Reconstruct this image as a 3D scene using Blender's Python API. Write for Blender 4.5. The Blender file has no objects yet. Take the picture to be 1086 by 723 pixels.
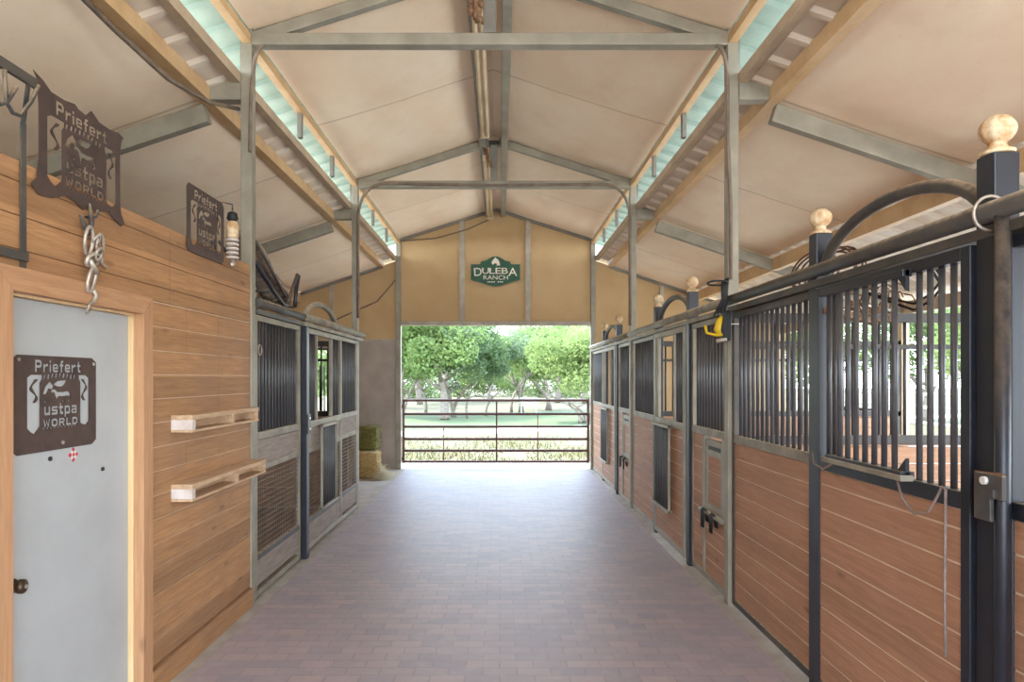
import bpy, math, random
from mathutils import Vector
S = bpy.context.scene
C = S.collection
RND = random.Random(11)
PI = math.pi

# ------------------------------------------------------------------ helpers
LOC = {}

class MB:
    """collects simple shapes; build() links them as one mesh object"""
    def __init__(s):
        s.v = []; s.f = []; s.m = []; s.sm = []
    def add(s, vs, fs, m=0, smooth=False):
        n = len(s.v)
        s.v += [tuple(v) for v in vs]
        for f in fs:
            s.f.append(tuple(i + n for i in f)); s.m.append(m); s.sm.append(smooth)
        return s
    def box(s, x0, x1, y0, y1, z0, z1, m=0):
        if x0 > x1: x0, x1 = x1, x0
        if y0 > y1: y0, y1 = y1, y0
        if z0 > z1: z0, z1 = z1, z0
        vs = [(x0,y0,z0),(x1,y0,z0),(x1,y1,z0),(x0,y1,z0),(x0,y0,z1),(x1,y0,z1),(x1,y1,z1),(x0,y1,z1)]
        return s.add(vs, [(0,3,2,1),(4,5,6,7),(0,1,5,4),(1,2,6,5),(2,3,7,6),(3,0,4,7)], m)
    def beam(s, p, q, w, h, m=0, up=(0,0,1)):
        """rectangular bar from p to q, w wide sideways, h along up"""
        p, q = Vector(p), Vector(q); d = (q - p).normalized(); u = Vector(up)
        a = d.cross(u).normalized(); b = a.cross(d).normalized()
        vs = []
        for c in (p, q):
            for i, j in ((-1,-1),(1,-1),(1,1),(-1,1)):
                vs.append(c + a * (i * w / 2) + b * (j * h / 2))
        return s.add(vs, [(0,1,2,3),(7,6,5,4),(0,4,5,1),(1,5,6,2),(2,6,7,3),(3,7,4,0)], m)
    def tube(s, pts, r, n=8, m=0, closed=False, cap=True):
        pts = [Vector(p) for p in pts]; k = len(pts)
        rs = r if isinstance(r, (list, tuple)) else [r] * k
        vs = []; prev = None
        for i, p in enumerate(pts):
            if closed: d = pts[(i+1) % k] - pts[i-1]
            else: d = pts[min(i+1, k-1)] - pts[max(i-1, 0)]
            d.normalize()
            if prev is None:
                ref = Vector((0,0,1)) if abs(d.z) < .9 else Vector((1,0,0))
                a = d.cross(ref).normalized()
            else:
                a = (prev - d * prev.dot(d)).normalized()
            prev = a; b = d.cross(a)
            for j in range(n):
                t = 2 * PI * j / n
                vs.append(p + a * (rs[i] * math.cos(t)) + b * (rs[i] * math.sin(t)))
        fs = []
        for i in range(k if closed else k - 1):
            i2 = (i + 1) % k
            for j in range(n):
                j2 = (j + 1) % n
                fs.append((i*n+j, i*n+j2, i2*n+j2, i2*n+j))
        s.add(vs, fs, m, True)
        if cap and not closed:
            o = len(s.v) - k * n
            s.f.append(tuple(o + j for j in reversed(range(n)))); s.m.append(m); s.sm.append(False)
            s.f.append(tuple(o + (k-1)*n + j for j in range(n))); s.m.append(m); s.sm.append(False)
        return s
    def lathe(s, prof, cx, cy, n=16, m=0, mod=None):
        vs = []; k = len(prof)
        for i, (r, z) in enumerate(prof):
            for j in range(n):
                t = 2 * PI * j / n
                q = r * (mod(i / (k-1), t) if mod else 1)
                vs.append((cx + q * math.cos(t), cy + q * math.sin(t), z))
        fs = [(i*n+j, i*n+(j+1)%n, (i+1)*n+(j+1)%n, (i+1)*n+j) for i in range(k-1) for j in range(n)]
        s.add(vs, fs, m, True)
        o = len(s.v) - k * n
        s.f.append(tuple(o + j for j in reversed(range(n)))); s.m.append(m); s.sm.append(False)
        s.f.append(tuple(o + (k-1)*n + j for j in range(n))); s.m.append(m); s.sm.append(False)
        return s
    def prism_xz(s, poly, y0, y1, m=0):
        n = len(poly)
        vs = [(x, y0, z) for x, z in poly] + [(x, y1, z) for x, z in poly]
        fs = [tuple(range(n)), tuple(reversed(range(n, 2*n)))]
        fs += [(i, i+n, (i+1) % n + n, (i+1) % n) for i in range(n)]
        return s.add(vs, fs, m)
    def prism_yz(s, poly, x0, x1, m=0):
        n = len(poly)
        vs = [(x0, y, z) for y, z in poly] + [(x1, y, z) for y, z in poly]
        fs = [tuple(range(n)), tuple(reversed(range(n, 2*n)))]
        fs += [(i, i+n, (i+1) % n + n, (i+1) % n) for i in range(n)]
        return s.add(vs, fs, m)
    def build(s, name, mats, parent=None, bevel=0):
        if not isinstance(mats, (list, tuple)): mats = [mats]
        if parent is not None: o0 = LOC[parent.name]
        else:
            xs, ys, zs = zip(*s.v)
            o0 = Vector(((min(xs)+max(xs))/2, (min(ys)+max(ys))/2, min(zs)))
        me = bpy.data.meshes.new(name)
        me.from_pydata([tuple(Vector(v) - o0) for v in s.v], [], s.f)
        me.update()
        for mt in mats: me.materials.append(mt)
        me.polygons.foreach_set('material_index', s.m)
        me.polygons.foreach_set('use_smooth', s.sm)
        import bmesh
        bm = bmesh.new(); bm.from_mesh(me); bmesh.ops.recalc_face_normals(bm, faces=bm.faces); bm.to_mesh(me); bm.free()
        o = bpy.data.objects.new(name, me); C.objects.link(o)
        if parent is not None: o.parent = parent
        else: o.location = o0
        LOC[o.name] = o0
        if bevel:
            b = o.modifiers.new('bevel', 'BEVEL'); b.width = bevel; b.segments = 2; b.limit_method = 'ANGLE'; b.angle_limit = 1.0
        return o

def link_mesh(name, me, loc, parent=None):
    o = bpy.data.objects.new(name, me); C.objects.link(o)
    loc = Vector(loc)
    if parent is not None:
        o.parent = parent; o.location = loc - LOC[parent.name]
    else: o.location = loc
    LOC[o.name] = loc
    return o

def tag(o, label, cat, group=None):
    o['label'] = label; o['category'] = cat
    if group: o['group'] = group
    return o
def thing(name, loc, label, cat, group=None):
    o = bpy.data.objects.new(name, None); C.objects.link(o); o.location = loc; LOC[o.name] = Vector(loc)
    o.empty_display_size = .1
    return tag(o, label, cat, group)
def struct(o):
    o['kind'] = 'structure'; return o
def stuff(o):
    o['kind'] = 'stuff'; return o

# ------------------------------------------------------------------ materials
def lin(c):
    return tuple((x/12.92 if x <= .04045 else ((x+.055)/1.055)**2.4) for x in [v/255 for v in c[:3]]) + (1,)

class NT:
    def __init__(s, m):
        m.use_nodes = True; s.t = m.node_tree; s.n = s.t.nodes; s.l = s.t.links
        s.b = s.n['Principled BSDF']
    def new(s, k, **kw):
        x = s.n.new(k)
        for a, v in kw.items(): setattr(x, a, v)
        return x
    def link(s, a, b): s.l.new(a, b)
    def math(s, op, a, b=None, c=None):
        x = s.new('ShaderNodeMath', operation=op)
        for i, v in enumerate((a, b, c)):
            if v is None: continue
            if isinstance(v, (int, float)): x.inputs[i].default_value = v
            else: s.link(v, x.inputs[i])
        return x.outputs[0]
    def mix(s, f, a, b, blend='MIX'):
        x = s.new('ShaderNodeMix', data_type='RGBA', blend_type=blend)
        for i, v in ((0, f), (6, a), (7, b)):
            if isinstance(v, (int, float)): x.inputs[i].default_value = v
            elif isinstance(v, tuple): x.inputs[i].default_value = v
            else: s.link(v, x.inputs[i])
        return x.outputs[2]
    def pos(s, scale=(1,1,1)):
        g = s.new('ShaderNodeNewGeometry'); mp = s.new('ShaderNodeMapping'); mp.inputs[3].default_value = scale
        s.link(g.outputs['Position'], mp.inputs[0]); return mp.outputs[0]
    def noise(s, vec, sc=5, det=4, rough=.6, dist=0):
        x = s.new('ShaderNodeTexNoise'); x.inputs['Scale'].default_value = sc; x.inputs['Detail'].default_value = det
        x.inputs['Roughness'].default_value = rough; x.inputs['Distortion'].default_value = dist
        s.link(vec, x.inputs['Vector']); return x.outputs[0]
    def ramp(s, f, a, b):
        x = s.new('ShaderNodeMapRange'); x.inputs[1].default_value = a; x.inputs[2].default_value = b
        s.link(f, x.inputs[0]); return x.outputs[0]
    def bump(s, h, st=.3, dist=.01):
        x = s.new('ShaderNodeBump'); x.inputs['Strength'].default_value = st; x.inputs['Distance'].default_value = dist
        s.link(h, x.inputs['Height']); s.link(x.outputs[0], s.b.inputs['Normal'])

def mat(name, c1, c2=None, rough=.6, metal=0, sc=(1,1,1), ns=6, lo=.35, hi=.65, bump=0, dust=None, dust_amt=.8, spec=None):
    m = bpy.data.materials.new(name); t = NT(m)
    a = lin(c1); b = lin(c2 or tuple(v * .85 for v in c1))
    n = t.noise(t.pos(sc), ns)
    col = t.mix(t.ramp(n, lo, hi), a, b)
    if dust:
        g = t.new('ShaderNodeNewGeometry'); sp = t.new('ShaderNodeSeparateXYZ'); t.link(g.outputs['Normal'], sp.inputs[0])
        up = t.ramp(sp.outputs[2], .25, .9)
        n2 = t.ramp(t.noise(t.pos(), 30), .25, .6)
        col = t.mix(t.math('MULTIPLY', t.math('MULTIPLY', up, n2), dust_amt), col, lin(dust))
    t.link(col, t.b.inputs['Base Color'])
    t.b.inputs['Roughness'].default_value = rough; t.b.inputs['Metallic'].default_value = metal
    if spec is not None: t.b.inputs['Specular IOR Level'].default_value = spec
    if bump: t.bump(n, bump, .005)
    return m

def wood(name, c1, c2, along='y', pitch=.132, var=.25, rough=.65, stain=None):
    """boards running along one axis, each board a slightly different tone, grain and knots"""
    m = bpy.data.materials.new(name); t = NT(m)
    sc = {'y': (9, .55, 9), 'x': (.55, 9, 9), 'z': (9, 9, .55)}[along]
    g = t.noise(t.pos(sc), 5, 6, .65, .6)
    sc2 = {'y': (40, 1.5, 40), 'x': (1.5, 40, 40), 'z': (40, 40, 1.5)}[along]
    fine = t.noise(t.pos(sc2), 5, 3)
    col = t.mix(t.ramp(g, .3, .7), lin(c1), lin(c2))
    col = t.mix(t.math('MULTIPLY', t.ramp(fine, .45, .75), .35), col, tuple(v * .55 for v in lin(c2)[:3]) + (1,))
    sp = t.new('ShaderNodeSeparateXYZ'); gg = t.new('ShaderNodeNewGeometry'); t.link(gg.outputs['Position'], sp.inputs[0])
    idx = t.math('FLOOR', t.math('DIVIDE', sp.outputs[2], pitch))
    wn = t.new('ShaderNodeTexWhiteNoise', noise_dimensions='1D'); t.link(idx, wn.inputs['W'])
    v = t.math('ADD', t.math('MULTIPLY', wn.outputs[0], var * 2), 1 - var)
    hs = t.new('ShaderNodeHueSaturation'); t.link(col, hs.inputs['Color']); t.link(v, hs.inputs['Value'])
    col = hs.outputs[0]
    # knots
    vo = t.new('ShaderNodeTexVoronoi'); vo.inputs['Scale'].default_value = 1
    sk = {'y': (1, 2.2, 6), 'x': (2.2, 1, 6), 'z': (6, 6, 2.2)}[along]
    t.link(t.pos(sk), vo.inputs['Vector'])
    col = t.mix(t.math('MULTIPLY', t.ramp(vo.outputs['Distance'], .13, .04), .6), col, tuple(v * .4 for v in lin(c2)[:3]) + (1,))
    if stain:
        n = t.noise(t.pos((1, 1, 1)), 1.7, 5)
        col = t.mix(t.math('MULTIPLY', t.ramp(n, .48, .72), .6), col, lin(stain))
    t.link(col, t.b.inputs['Base Color']); t.b.inputs['Roughness'].default_value = rough
    t.b.inputs['Specular IOR Level'].default_value = .3
    t.bump(fine, .15, .003)
    return m

GALV = mat('galvanised_steel', (160,152,134), (138,130,114), rough=.55, metal=.25, ns=4, bump=.05)
GALVD = mat('dull_steel', (142,136,124), (122,116,106), rough=.6, metal=.25, ns=4)
TANP = mat('tan_painted_steel', (208,172,126), (190,152,106), rough=.5, ns=3)
TANP2 = mat('weathered_tan_steel', (188,164,134), (164,144,120), rough=.55, ns=3)
BLACK = mat('black_painted_steel', (38,40,48), (30,31,38), rough=.38, ns=5, dust=(150,130,108), dust_amt=.75)
BARM = mat('black_bar_paint', (80,78,78), (64,62,64), rough=.33, ns=5)
BLACKD = mat('dusty_black_steel', (58,56,56), (84,76,66), rough=.5, ns=6, dust=(190,168,140), dust_amt=.95)
RAILD = mat('dusty_grey_rail', (150,142,124), (120,110,94), rough=.55, ns=6, dust=(214,196,164), dust_amt=.9)
RUST = mat('rusty_steel', (120,80,56), (84,58,46), rough=.8, ns=9, bump=.2)
RUSTG = mat('rust_brown_gate_paint', (112,70,56), (92,60,50), rough=.5, ns=9)
CREAM = mat('cream_paint', (228,206,170), (205,180,142), rough=.5, ns=4)
FINIAL = mat('flaking_cream_finial', (218,196,160), (190,146,98), rough=.6, ns=22, lo=.42, hi=.62, bump=.2)
LEFTW = wood('honey_cedar_planks', (186,141,97), (154,111,75), 'y', .132, .17, stain=(146,112,88))
CASEW = wood('cedar_casing', (200,154,114), (178,132,94), 'z', 5, .05)
CASEH = wood('cedar_casing_across', (200,154,114), (178,132,94), 'y', 5, .05)
JAMBW = mat('pale_pine_jamb', (232,202,154), (222,186,136), rough=.6, sc=(6,6,.6), ns=5)
REDW = wood('red_brown_planks', (184,140,110), (160,116,88), 'y', .131, .08, stain=(152,116,94))
REDX = wood('red_brown_cross_planks', (196,153,121), (172,128,97), 'x', .131, .10)
SEAM = mat('dusty_seam', (224,200,174), (204,178,150), rough=.9)
SEAMM = mat('pale_seam', (216,188,158), (196,166,134), rough=.9)
SEAML = mat('dark_seam', (120,82,54), (104,70,46), rough=.9)
GREYW = mat('grey_weathered_board', (158,144,132), (134,122,112), rough=.8, sc=(8,.8,8), ns=5, bump=.1)
SHELFW = mat('pale_shelf_wood', (206,176,142), (182,148,112), rough=.7, sc=(8,.9,8), ns=5)
SHELFE = mat('whitewashed_end_grain', (222,212,204), (196,180,166), rough=.7, ns=9)
DOORP = mat('off_white_door_paint', (184,186,184), (175,176,174), rough=.55, ns=2.2)
SIGNB = mat('brown_steel_sign', (82,62,54), (66,50,44), rough=.6, ns=14, dust=(130,105,85))
TANWALL = mat('tan_wall_sheet', (198,166,120), (188,155,108), rough=.7, ns=1.5)
GREYWALL = mat('grey_weathered_wall', (180,168,156), (164,152,140), rough=.85, ns=3)
TEAL = mat('teal_roof_underside', (150,173,164), (134,158,150), rough=.4, ns=4)
WHITEM = mat('white_roof_metal', (226,212,192), (210,190,166), rough=.5, ns=2)
CONC = mat('pale_concrete', (176,168,156), (158,148,136), rough=.85, ns=5, bump=.1)
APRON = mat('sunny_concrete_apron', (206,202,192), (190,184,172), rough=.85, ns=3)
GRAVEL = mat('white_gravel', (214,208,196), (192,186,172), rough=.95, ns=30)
DIRT = mat('stall_dirt', (132,102,76), (104,80,60), rough=.95, ns=9, bump=.3)
GREEN = mat('green_sign_paint', (32,84,56), (28,74,48), rough=.5)
LETTER = mat('cream_lettering', (236,226,204), (226,214,190), rough=.6)
SILVER = mat('tarnished_silver', (196,184,168), (150,136,122), rough=.4, metal=.5, ns=20)
BRASS = mat('aged_bronze', (96,78,58), (70,58,44), rough=.4, metal=.7)
BLK = mat('black_rubber', (26,26,28), (36,35,36), rough=.6)
YEL = mat('yellow_plastic', (226,186,24), (210,170,20), rough=.4)
WHT = mat('white_plastic', (222,220,212), (210,206,198), rough=.5)
REDST = mat('red_sticker', (206,52,62), (190,44,54), rough=.5)
BLANK = mat('faded_brown_blanket', (168,148,130), (120,102,88), rough=.95, ns=20, bump=.4)
WIRE = mat('grey_brown_wire', (138,118,98), (108,92,78), rough=.6, metal=.3)
HAYG = mat('green_hay', (126,122,62), (86,82,40), rough=.95, sc=(1,4,4), ns=26, bump=.6)
HAYY = mat('yellow_hay', (196,170,116), (150,122,74), rough=.95, sc=(1,4,4), ns=26, bump=.6)
STRAW = mat('loose_straw', (222,210,176), (198,180,138), rough=.9, ns=30)
ROPE = mat('grey_rope', (150,132,122), (126,108,100), rough=.9, ns=40)
TWINE = mat('dry_twigs', (150,112,76), (104,76,52), rough=.95, ns=30)
MUD = mat('mud_nest', (152,116,86), (120,90,66), rough=.95, ns=40, bump=.5)
GRASSG = mat('dry_grass_ground', (106,95,70), (85,86,57), rough=.95, ns=.7, lo=.3, hi=.7)
LAWN = mat('green_grass_ground', (80,98,58), (92,102,68), rough=.95, ns=1.2)
BLADE = mat('dry_grass_blades', (146,136,102), (119,122,80), rough=.9, ns=1.5)
BARK = mat('grey_bark', (150,138,126), (118,108,98), rough=.95, ns=12, bump=.4)
BENCH = mat('pale_weathered_wood', (206,204,200), (188,186,182), rough=.8)
TRIMG = mat('grey_flashing', (186,174,156), (164,152,134), rough=.6, metal=.2, ns=5)
WINF = mat('dark_window_frame', (60,36,30), (48,30,26), rough=.5)

def fabric():
    m = bpy.data.materials.new('insulation_facing'); t = NT(m)
    n = t.noise(t.pos((1, .7, 1)), 1.1, 6, .65)
    n2 = t.noise(t.pos((.8, .6, .8)), 1.6, 6, .7)
    col = t.mix(t.ramp(n, .35, .7), lin((250,230,202)), lin((241,211,178)))
    col = t.mix(t.math('MULTIPLY', t.ramp(n2, .55, .8), .4), col, lin((206,178,150)))
    gg = t.new('ShaderNodeNewGeometry'); sy = t.new('ShaderNodeSeparateXYZ'); t.link(gg.outputs['Position'], sy.inputs[0])
    wob = t.math('MULTIPLY', t.math('SUBTRACT', t.noise(t.pos(), 1.3, 2), .5), .06)
    fr = t.math('FRACT', t.math('ADD', t.math('DIVIDE', t.math('SUBTRACT', t.math('ADD', sy.outputs[1], wob), 1.29), 1.855), 20.5))
    seam = t.ramp(t.math('ABSOLUTE', t.math('SUBTRACT', fr, .5)), .012, .003)
    col = t.mix(t.math('MULTIPLY', seam, .55), col, lin((178,146,116)))
    sp = t.noise(t.pos(), 45, 2)
    col = t.mix(t.math('MULTIPLY', t.ramp(sp, .7, .78), .25), col, lin((120,100,84)))
    t.link(col, t.b.inputs['Base Color']); t.b.inputs['Roughness'].default_value = .75
    t.bump(t.noise(t.pos(), 2.2, 3), .25, .03)
    return m
FAB = fabric()

def bricks():
    m = bpy.data.materials.new('brick_pavers'); t = NT(m)
    b = t.new('ShaderNodeTexBrick'); t.link(t.pos(), b.inputs['Vector'])
    b.inputs['Scale'].default_value = 1; b.inputs['Brick Width'].default_value = .2; b.inputs['Row Height'].default_value = .1
    b.inputs['Mortar Size'].default_value = .0045; b.inputs['Mortar Smooth'].default_value = .2
    b.inputs['Color1'].default_value = lin((174,158,158)); b.inputs['Color2'].default_value = lin((153,146,154))
    b.inputs['Mortar'].default_value = lin((150,138,134))
    n = t.noise(t.pos(), 1.6, 6); n2 = t.noise(t.pos(), 7, 4)
    col = t.mix(t.math('MULTIPLY', t.ramp(n, .35, .7), .4), b.outputs[0], lin((174,164,166)))
    col = t.mix(t.math('MULTIPLY', t.ramp(n2, .5, .8), .35), col, lin((196,184,174)))
    t.link(col, t.b.inputs['Base Color']); t.b.inputs['Roughness'].default_value = .48
    t.b.inputs['Specular IOR Level'].default_value = .5
    h = t.math('SUBTRACT', 1.0, b.outputs[1])
    h = t.math('ADD', h, t.math('MULTIPLY', n2, .3))
    t.bump(h, .5, .004)
    return m
BRICK = bricks()

def leaf(name, c1, c2):
    m = bpy.data.materials.new(name); t = NT(m)
    col = t.mix(t.ramp(t.noise(t.pos(), 1.3, 5), .3, .7), lin(c1), lin(c2))
    t.link(col, t.b.inputs['Base Color']); t.b.inputs['Roughness'].default_value = .6
    tr = t.new('ShaderNodeBsdfTranslucent'); t.link(col, tr.inputs[0])
    mx = t.new('ShaderNodeMixShader'); mx.inputs[0].default_value = .5
    t.link(t.b.outputs[0], mx.inputs[1]); t.link(tr.outputs[0], mx.inputs[2])
    t.link(mx.outputs[0], t.n['Material Output'].inputs[0])
    return m
LEAF1 = leaf('oak_leaves', (132,150,88), (106,130,76))
LEAF2 = leaf('yellow_green_leaves', (146,158,100), (120,142,86))
LEAF3 = leaf('grey_green_leaves', (126,144,104), (102,124,88))

# ------------------------------------------------------------------ main dimensions
XC = -.075; HW = 1.83
PL, PR = XC - HW, XC + HW              # post lines
BAYS = (1.29, 5.0, 8.71)
YB = 12.42                             # far wall
YN = -3.2                              # near end of the building
SIDE = 5.45                            # outer walls, from the centre line
def zup(r): return 4.95 - .32 * r
def zlow(r): return 3.98 - .335 * (r - HW)

# ------------------------------------------------------------------ floor and ground
b = MB(); b.box(PL + .13, PR - .10, YN, YB + .06, -.12, 0); struct(b.build('floor', BRICK))
b = MB(); b.box(PL - .06, PL + .13, YN, YB + .06, -.12, .002); struct(b.build('trim_1', CONC))
b = MB(); b.box(PR - .10, PR + .06, YN, YB + .06, -.12, .002); struct(b.build('trim_2', CONC))
b = MB(); b.box(XC - SIDE, PL - .06, 8.75, YB, -.12, .001); struct(b.build('hay_bay_floor', CONC))
b = MB(); b.box(XC - SIDE, PL - .06, YN, 8.75, -.12, .0); struct(b.build('stall_floor', DIRT))
b = MB(); b.box(PR + .06, XC + SIDE, YN, YB, -.12, .0); struct(b.build('stall_floor', DIRT))
b = MB(); b.box(-90, 90, -60, 120, -.4, -.13); struct(b.build('ground', GRASSG))
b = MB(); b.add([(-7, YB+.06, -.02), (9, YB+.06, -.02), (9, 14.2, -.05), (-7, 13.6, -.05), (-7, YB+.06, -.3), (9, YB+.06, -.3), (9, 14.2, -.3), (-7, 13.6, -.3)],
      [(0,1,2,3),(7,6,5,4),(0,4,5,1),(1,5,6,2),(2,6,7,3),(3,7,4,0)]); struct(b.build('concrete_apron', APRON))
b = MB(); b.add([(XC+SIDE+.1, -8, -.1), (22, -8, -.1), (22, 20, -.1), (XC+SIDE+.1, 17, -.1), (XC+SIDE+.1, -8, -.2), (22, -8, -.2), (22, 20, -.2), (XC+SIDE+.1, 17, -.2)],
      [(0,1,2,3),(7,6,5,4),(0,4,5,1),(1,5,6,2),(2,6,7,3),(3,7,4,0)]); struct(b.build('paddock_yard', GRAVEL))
b = MB(); b.box(-12, 12, -25, YN, -.3, -.03); struct(b.build('concrete_apron', APRON))
b = MB()
pa = [(-60, 19.0), (-3, 20.6), (3.2, 23.6), (60, 46)]; 
for (x0, y0), (x1, y1) in zip(pa, pa[1:]):
    w0, w1 = 2.1, 2.3
    b.add([(x0,y0,-.124),(x1,y1,-.124),(x1,y1+w1,-.124),(x0,y0+w0,-.124)], [(0,1,2,3)])
struct(b.build('gravel_road', GRAVEL))
b = MB()
for (x0, y0), (x1, y1) in zip(pa, pa[1:]):
    b.add([(x0,y0+2.2,-.127),(x1,y1+2.3,-.127),(x1,y1+13,-.127),(x0,y0+13,-.127)], [(0,1,2,3)])
struct(b.build('green_verge', LAWN))
# grass blades between the apron and the road
b = MB()
for i in range(9000):
    x = RND.uniform(-7, 7); y = RND.uniform(14.0, 20.5)
    if y < 14.6 and RND.random() < .5: continue
    cl = math.sin(x * 1.7 + 1) * math.sin(y * 1.1) + RND.uniform(-.5, .5)
    if cl < -.45: continue
    h = RND.uniform(.04, .13) * (1 + .6 * max(0, cl)); a = RND.uniform(0, PI)
    dx, dy = .018 * math.cos(a), .018 * math.sin(a); lx, ly = RND.uniform(-.08, .08), RND.uniform(-.08, .08)
    b.add([(x-dx, y-dy, -.13), (x+dx, y+dy, -.13), (x+lx, y+ly, -.13+h)], [(0,1,2)])
o = stuff(b.build('dry_grass', BLADE)); tag(o, 'dry pale grass growing between the gate and the gravel road', 'grass')

# ------------------------------------------------------------------ roofs
def blanket(r0, r1, zf, side, name):
    """insulation facing: slight sag between purlins, creased at the roll seams"""
    b = MB(); seams = [YN + .0] + [1.29 + 1.855 * k for k in range(-1, 7)]
    ys = []
    for k in range(int((YB - YN) / .155) + 1): ys.append(min(YB, YN + k * .155))
    ys[-1] = YB
    nr = 10; vs = []; n = len(ys)
    for j in range(nr + 1):
        r = r0 + (r1 - r0) * j / nr; t = j / nr
        for y in ys:
            d = min(abs(y - s_) for s_ in seams)
            sag = .055 * math.sin(PI * t) ** .7 * min(1, d / .45) ** .5
            vs.append((XC + side * r, y, zf(r) - .035 - sag))
    fs = [(j*n+i, j*n+i+1, (j+1)*n+i+1, (j+1)*n+i) for j in range(nr) for i in range(n-1)]
    b.add(vs, fs, 0, True)
    # a thick blanket: upper face
    top = [(x, y, zf(abs(x - XC)) - .006) for x, y, z in vs]
    b.add(top, [tuple(reversed(f)) for f in fs], 0, True)
    return struct(b.build(name, FAB))
blanket(0, HW - .02, zup, -1, 'ceiling'); blanket(0, HW - .02, zup, 1, 'ceiling')
blanket(HW + .36, 3.66, zlow, -1, 'ceiling_left'); blanket(HW + .36, 3.66, zlow, 1, 'ceiling_right')
blanket(3.70, SIDE, zlow, -1, 'ceiling_left')

def deck(r0, r1, zf, side, name, m):
    """ribbed sheet: trapezoid ribs every 0.305 m, running down the slope"""
    b = MB(); prof = []
    y = YN - .05
    while y < YB + .3:
        prof += [(y, 0), (y + .22, 0), (y + .24, -.028), (y + .285, -.028)]
        y += .305
    n = len(prof); vs = []
    for r in (r0, r1):
        for lift in (0, .006):
            vs += [(XC + side * r, y, zf(r) + .03 + d + lift) for y, d in prof]
    fs = []
    for i in range(n - 1):
        fs.append((i, i+1, 2*n+i+1, 2*n+i)); fs.append((n+i, 3*n+i, 3*n+i+1, n+i+1))
    b.add(vs, fs); return struct(b.build(name, m))
for sd in (-1, 1):
    deck(0, 2.32, zup, sd, 'roof_deck', TEAL)
    deck(HW + .07, SIDE + .35, zlow, sd, 'roof_deck', WHITEM)

# ------------------------------------------------------------------ steel frame
side_word = {-1: 'left', 1: 'right'}
FR = ((5.0, 'front', 'nearest frame of the barn'), (8.71, 'middle', 'second frame of the barn'))
for Y, w, txt in FR:
    for sd, X in ((-1, PL), (1, PR)):
        where = {(-1, 5.0): 'slim galvanised steel post at the end of the cedar plank wall',
                 (1, 5.0): 'slim galvanised steel post between stall panels, carrying the yellow and black tool',
                 (-1, 8.71): 'galvanised steel post at the far end of the left stall front, before the hay',
                 (1, 8.71): 'galvanised steel post between the middle and farthest right hand stalls'}[(sd, Y)]
        p = thing('steel_post', (X, Y, 0), where, 'post', 'steel roof posts')
        s_ = .042 if Y < 6 else .04
        b = MB(); b.box(X-s_, X+s_, Y-s_, Y+s_, 0, 4.36); b.build('shaft', GALV, p, .006)
        b = MB(); b.box(X+sd*.05-.03, X+sd*.05+.03, Y+s_, Y+s_+.05, 3.98, 4.33); b.build('splice_tube', GALVD, p, .004)
        b = MB(); b.box(X+sd*s_, X+sd*(s_+.27), Y-.05, Y+.05, 3.80, 3.96); b.build('rafter_bracket', GALV, p, .006)
    t = tag(MB().box(PL+.042, PR-.042, Y-.045, Y+.045, 4.215, 4.305).build('tie_beam', GALV, None, .006),
            'horizontal galvanised tie beam spanning the aisle on the %s' % txt, 'beam', 'tie beams')
    k = thing('king_post', (XC, Y, 4.305), 'short upright steel tube from tie beam to ridge on the %s' % txt, 'post', 'king posts')
    MB().box(XC-.05, XC+.05, Y-.05, Y+.05, 4.305, 4.80).build('shaft', GALVD, k, .006)
    MB().box(XC-.065, XC+.065, Y-.06, Y+.06, 4.77, 4.83).build('cap_plate', BLACKD, k, .006)
    for sd, X in ((-1, PL), (1, PR)):
        a, q = .06, HW - .03
        tag(MB().beam((XC+sd*a, Y, zup(a)-.105), (XC+sd*q, Y, zup(q)-.105), .07, .09).build('roof_rafter', GALV, None, .006),
            '%s grey rafter rising to the ridge, on the %s' % (side_word[sd], txt), 'rafter', 'ridge rafters')
        a, q = HW + .31, SIDE
        tag(MB().beam((XC+sd*a, Y, zlow(a)-.165), (XC+sd*q, Y, zlow(q)-.165), .08, .14).build('wing_rafter', GALV, None, .008),
            'grey steel rafter under the lower %s roof, on the %s' % (side_word[sd], txt), 'rafter', 'rafters of the lower roofs')
def long_member(name, r0, r1, z0, z1, sd, m, label, cat, group, y0=YN, y1=YB, lip=None):
    b = MB(); x0, x1 = XC + sd*r0, XC + sd*r1
    e = sd*.012
    b.prism_xz([(x0,z0),(x1,z0),(x1,z0+.012),(x0+e,z0+.012),(x0+e,z1-.012),(x1,z1-.012),(x1,z1),(x0,z1)], y0, y1)
    return tag(b.build(name, m), label, cat, group)
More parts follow.
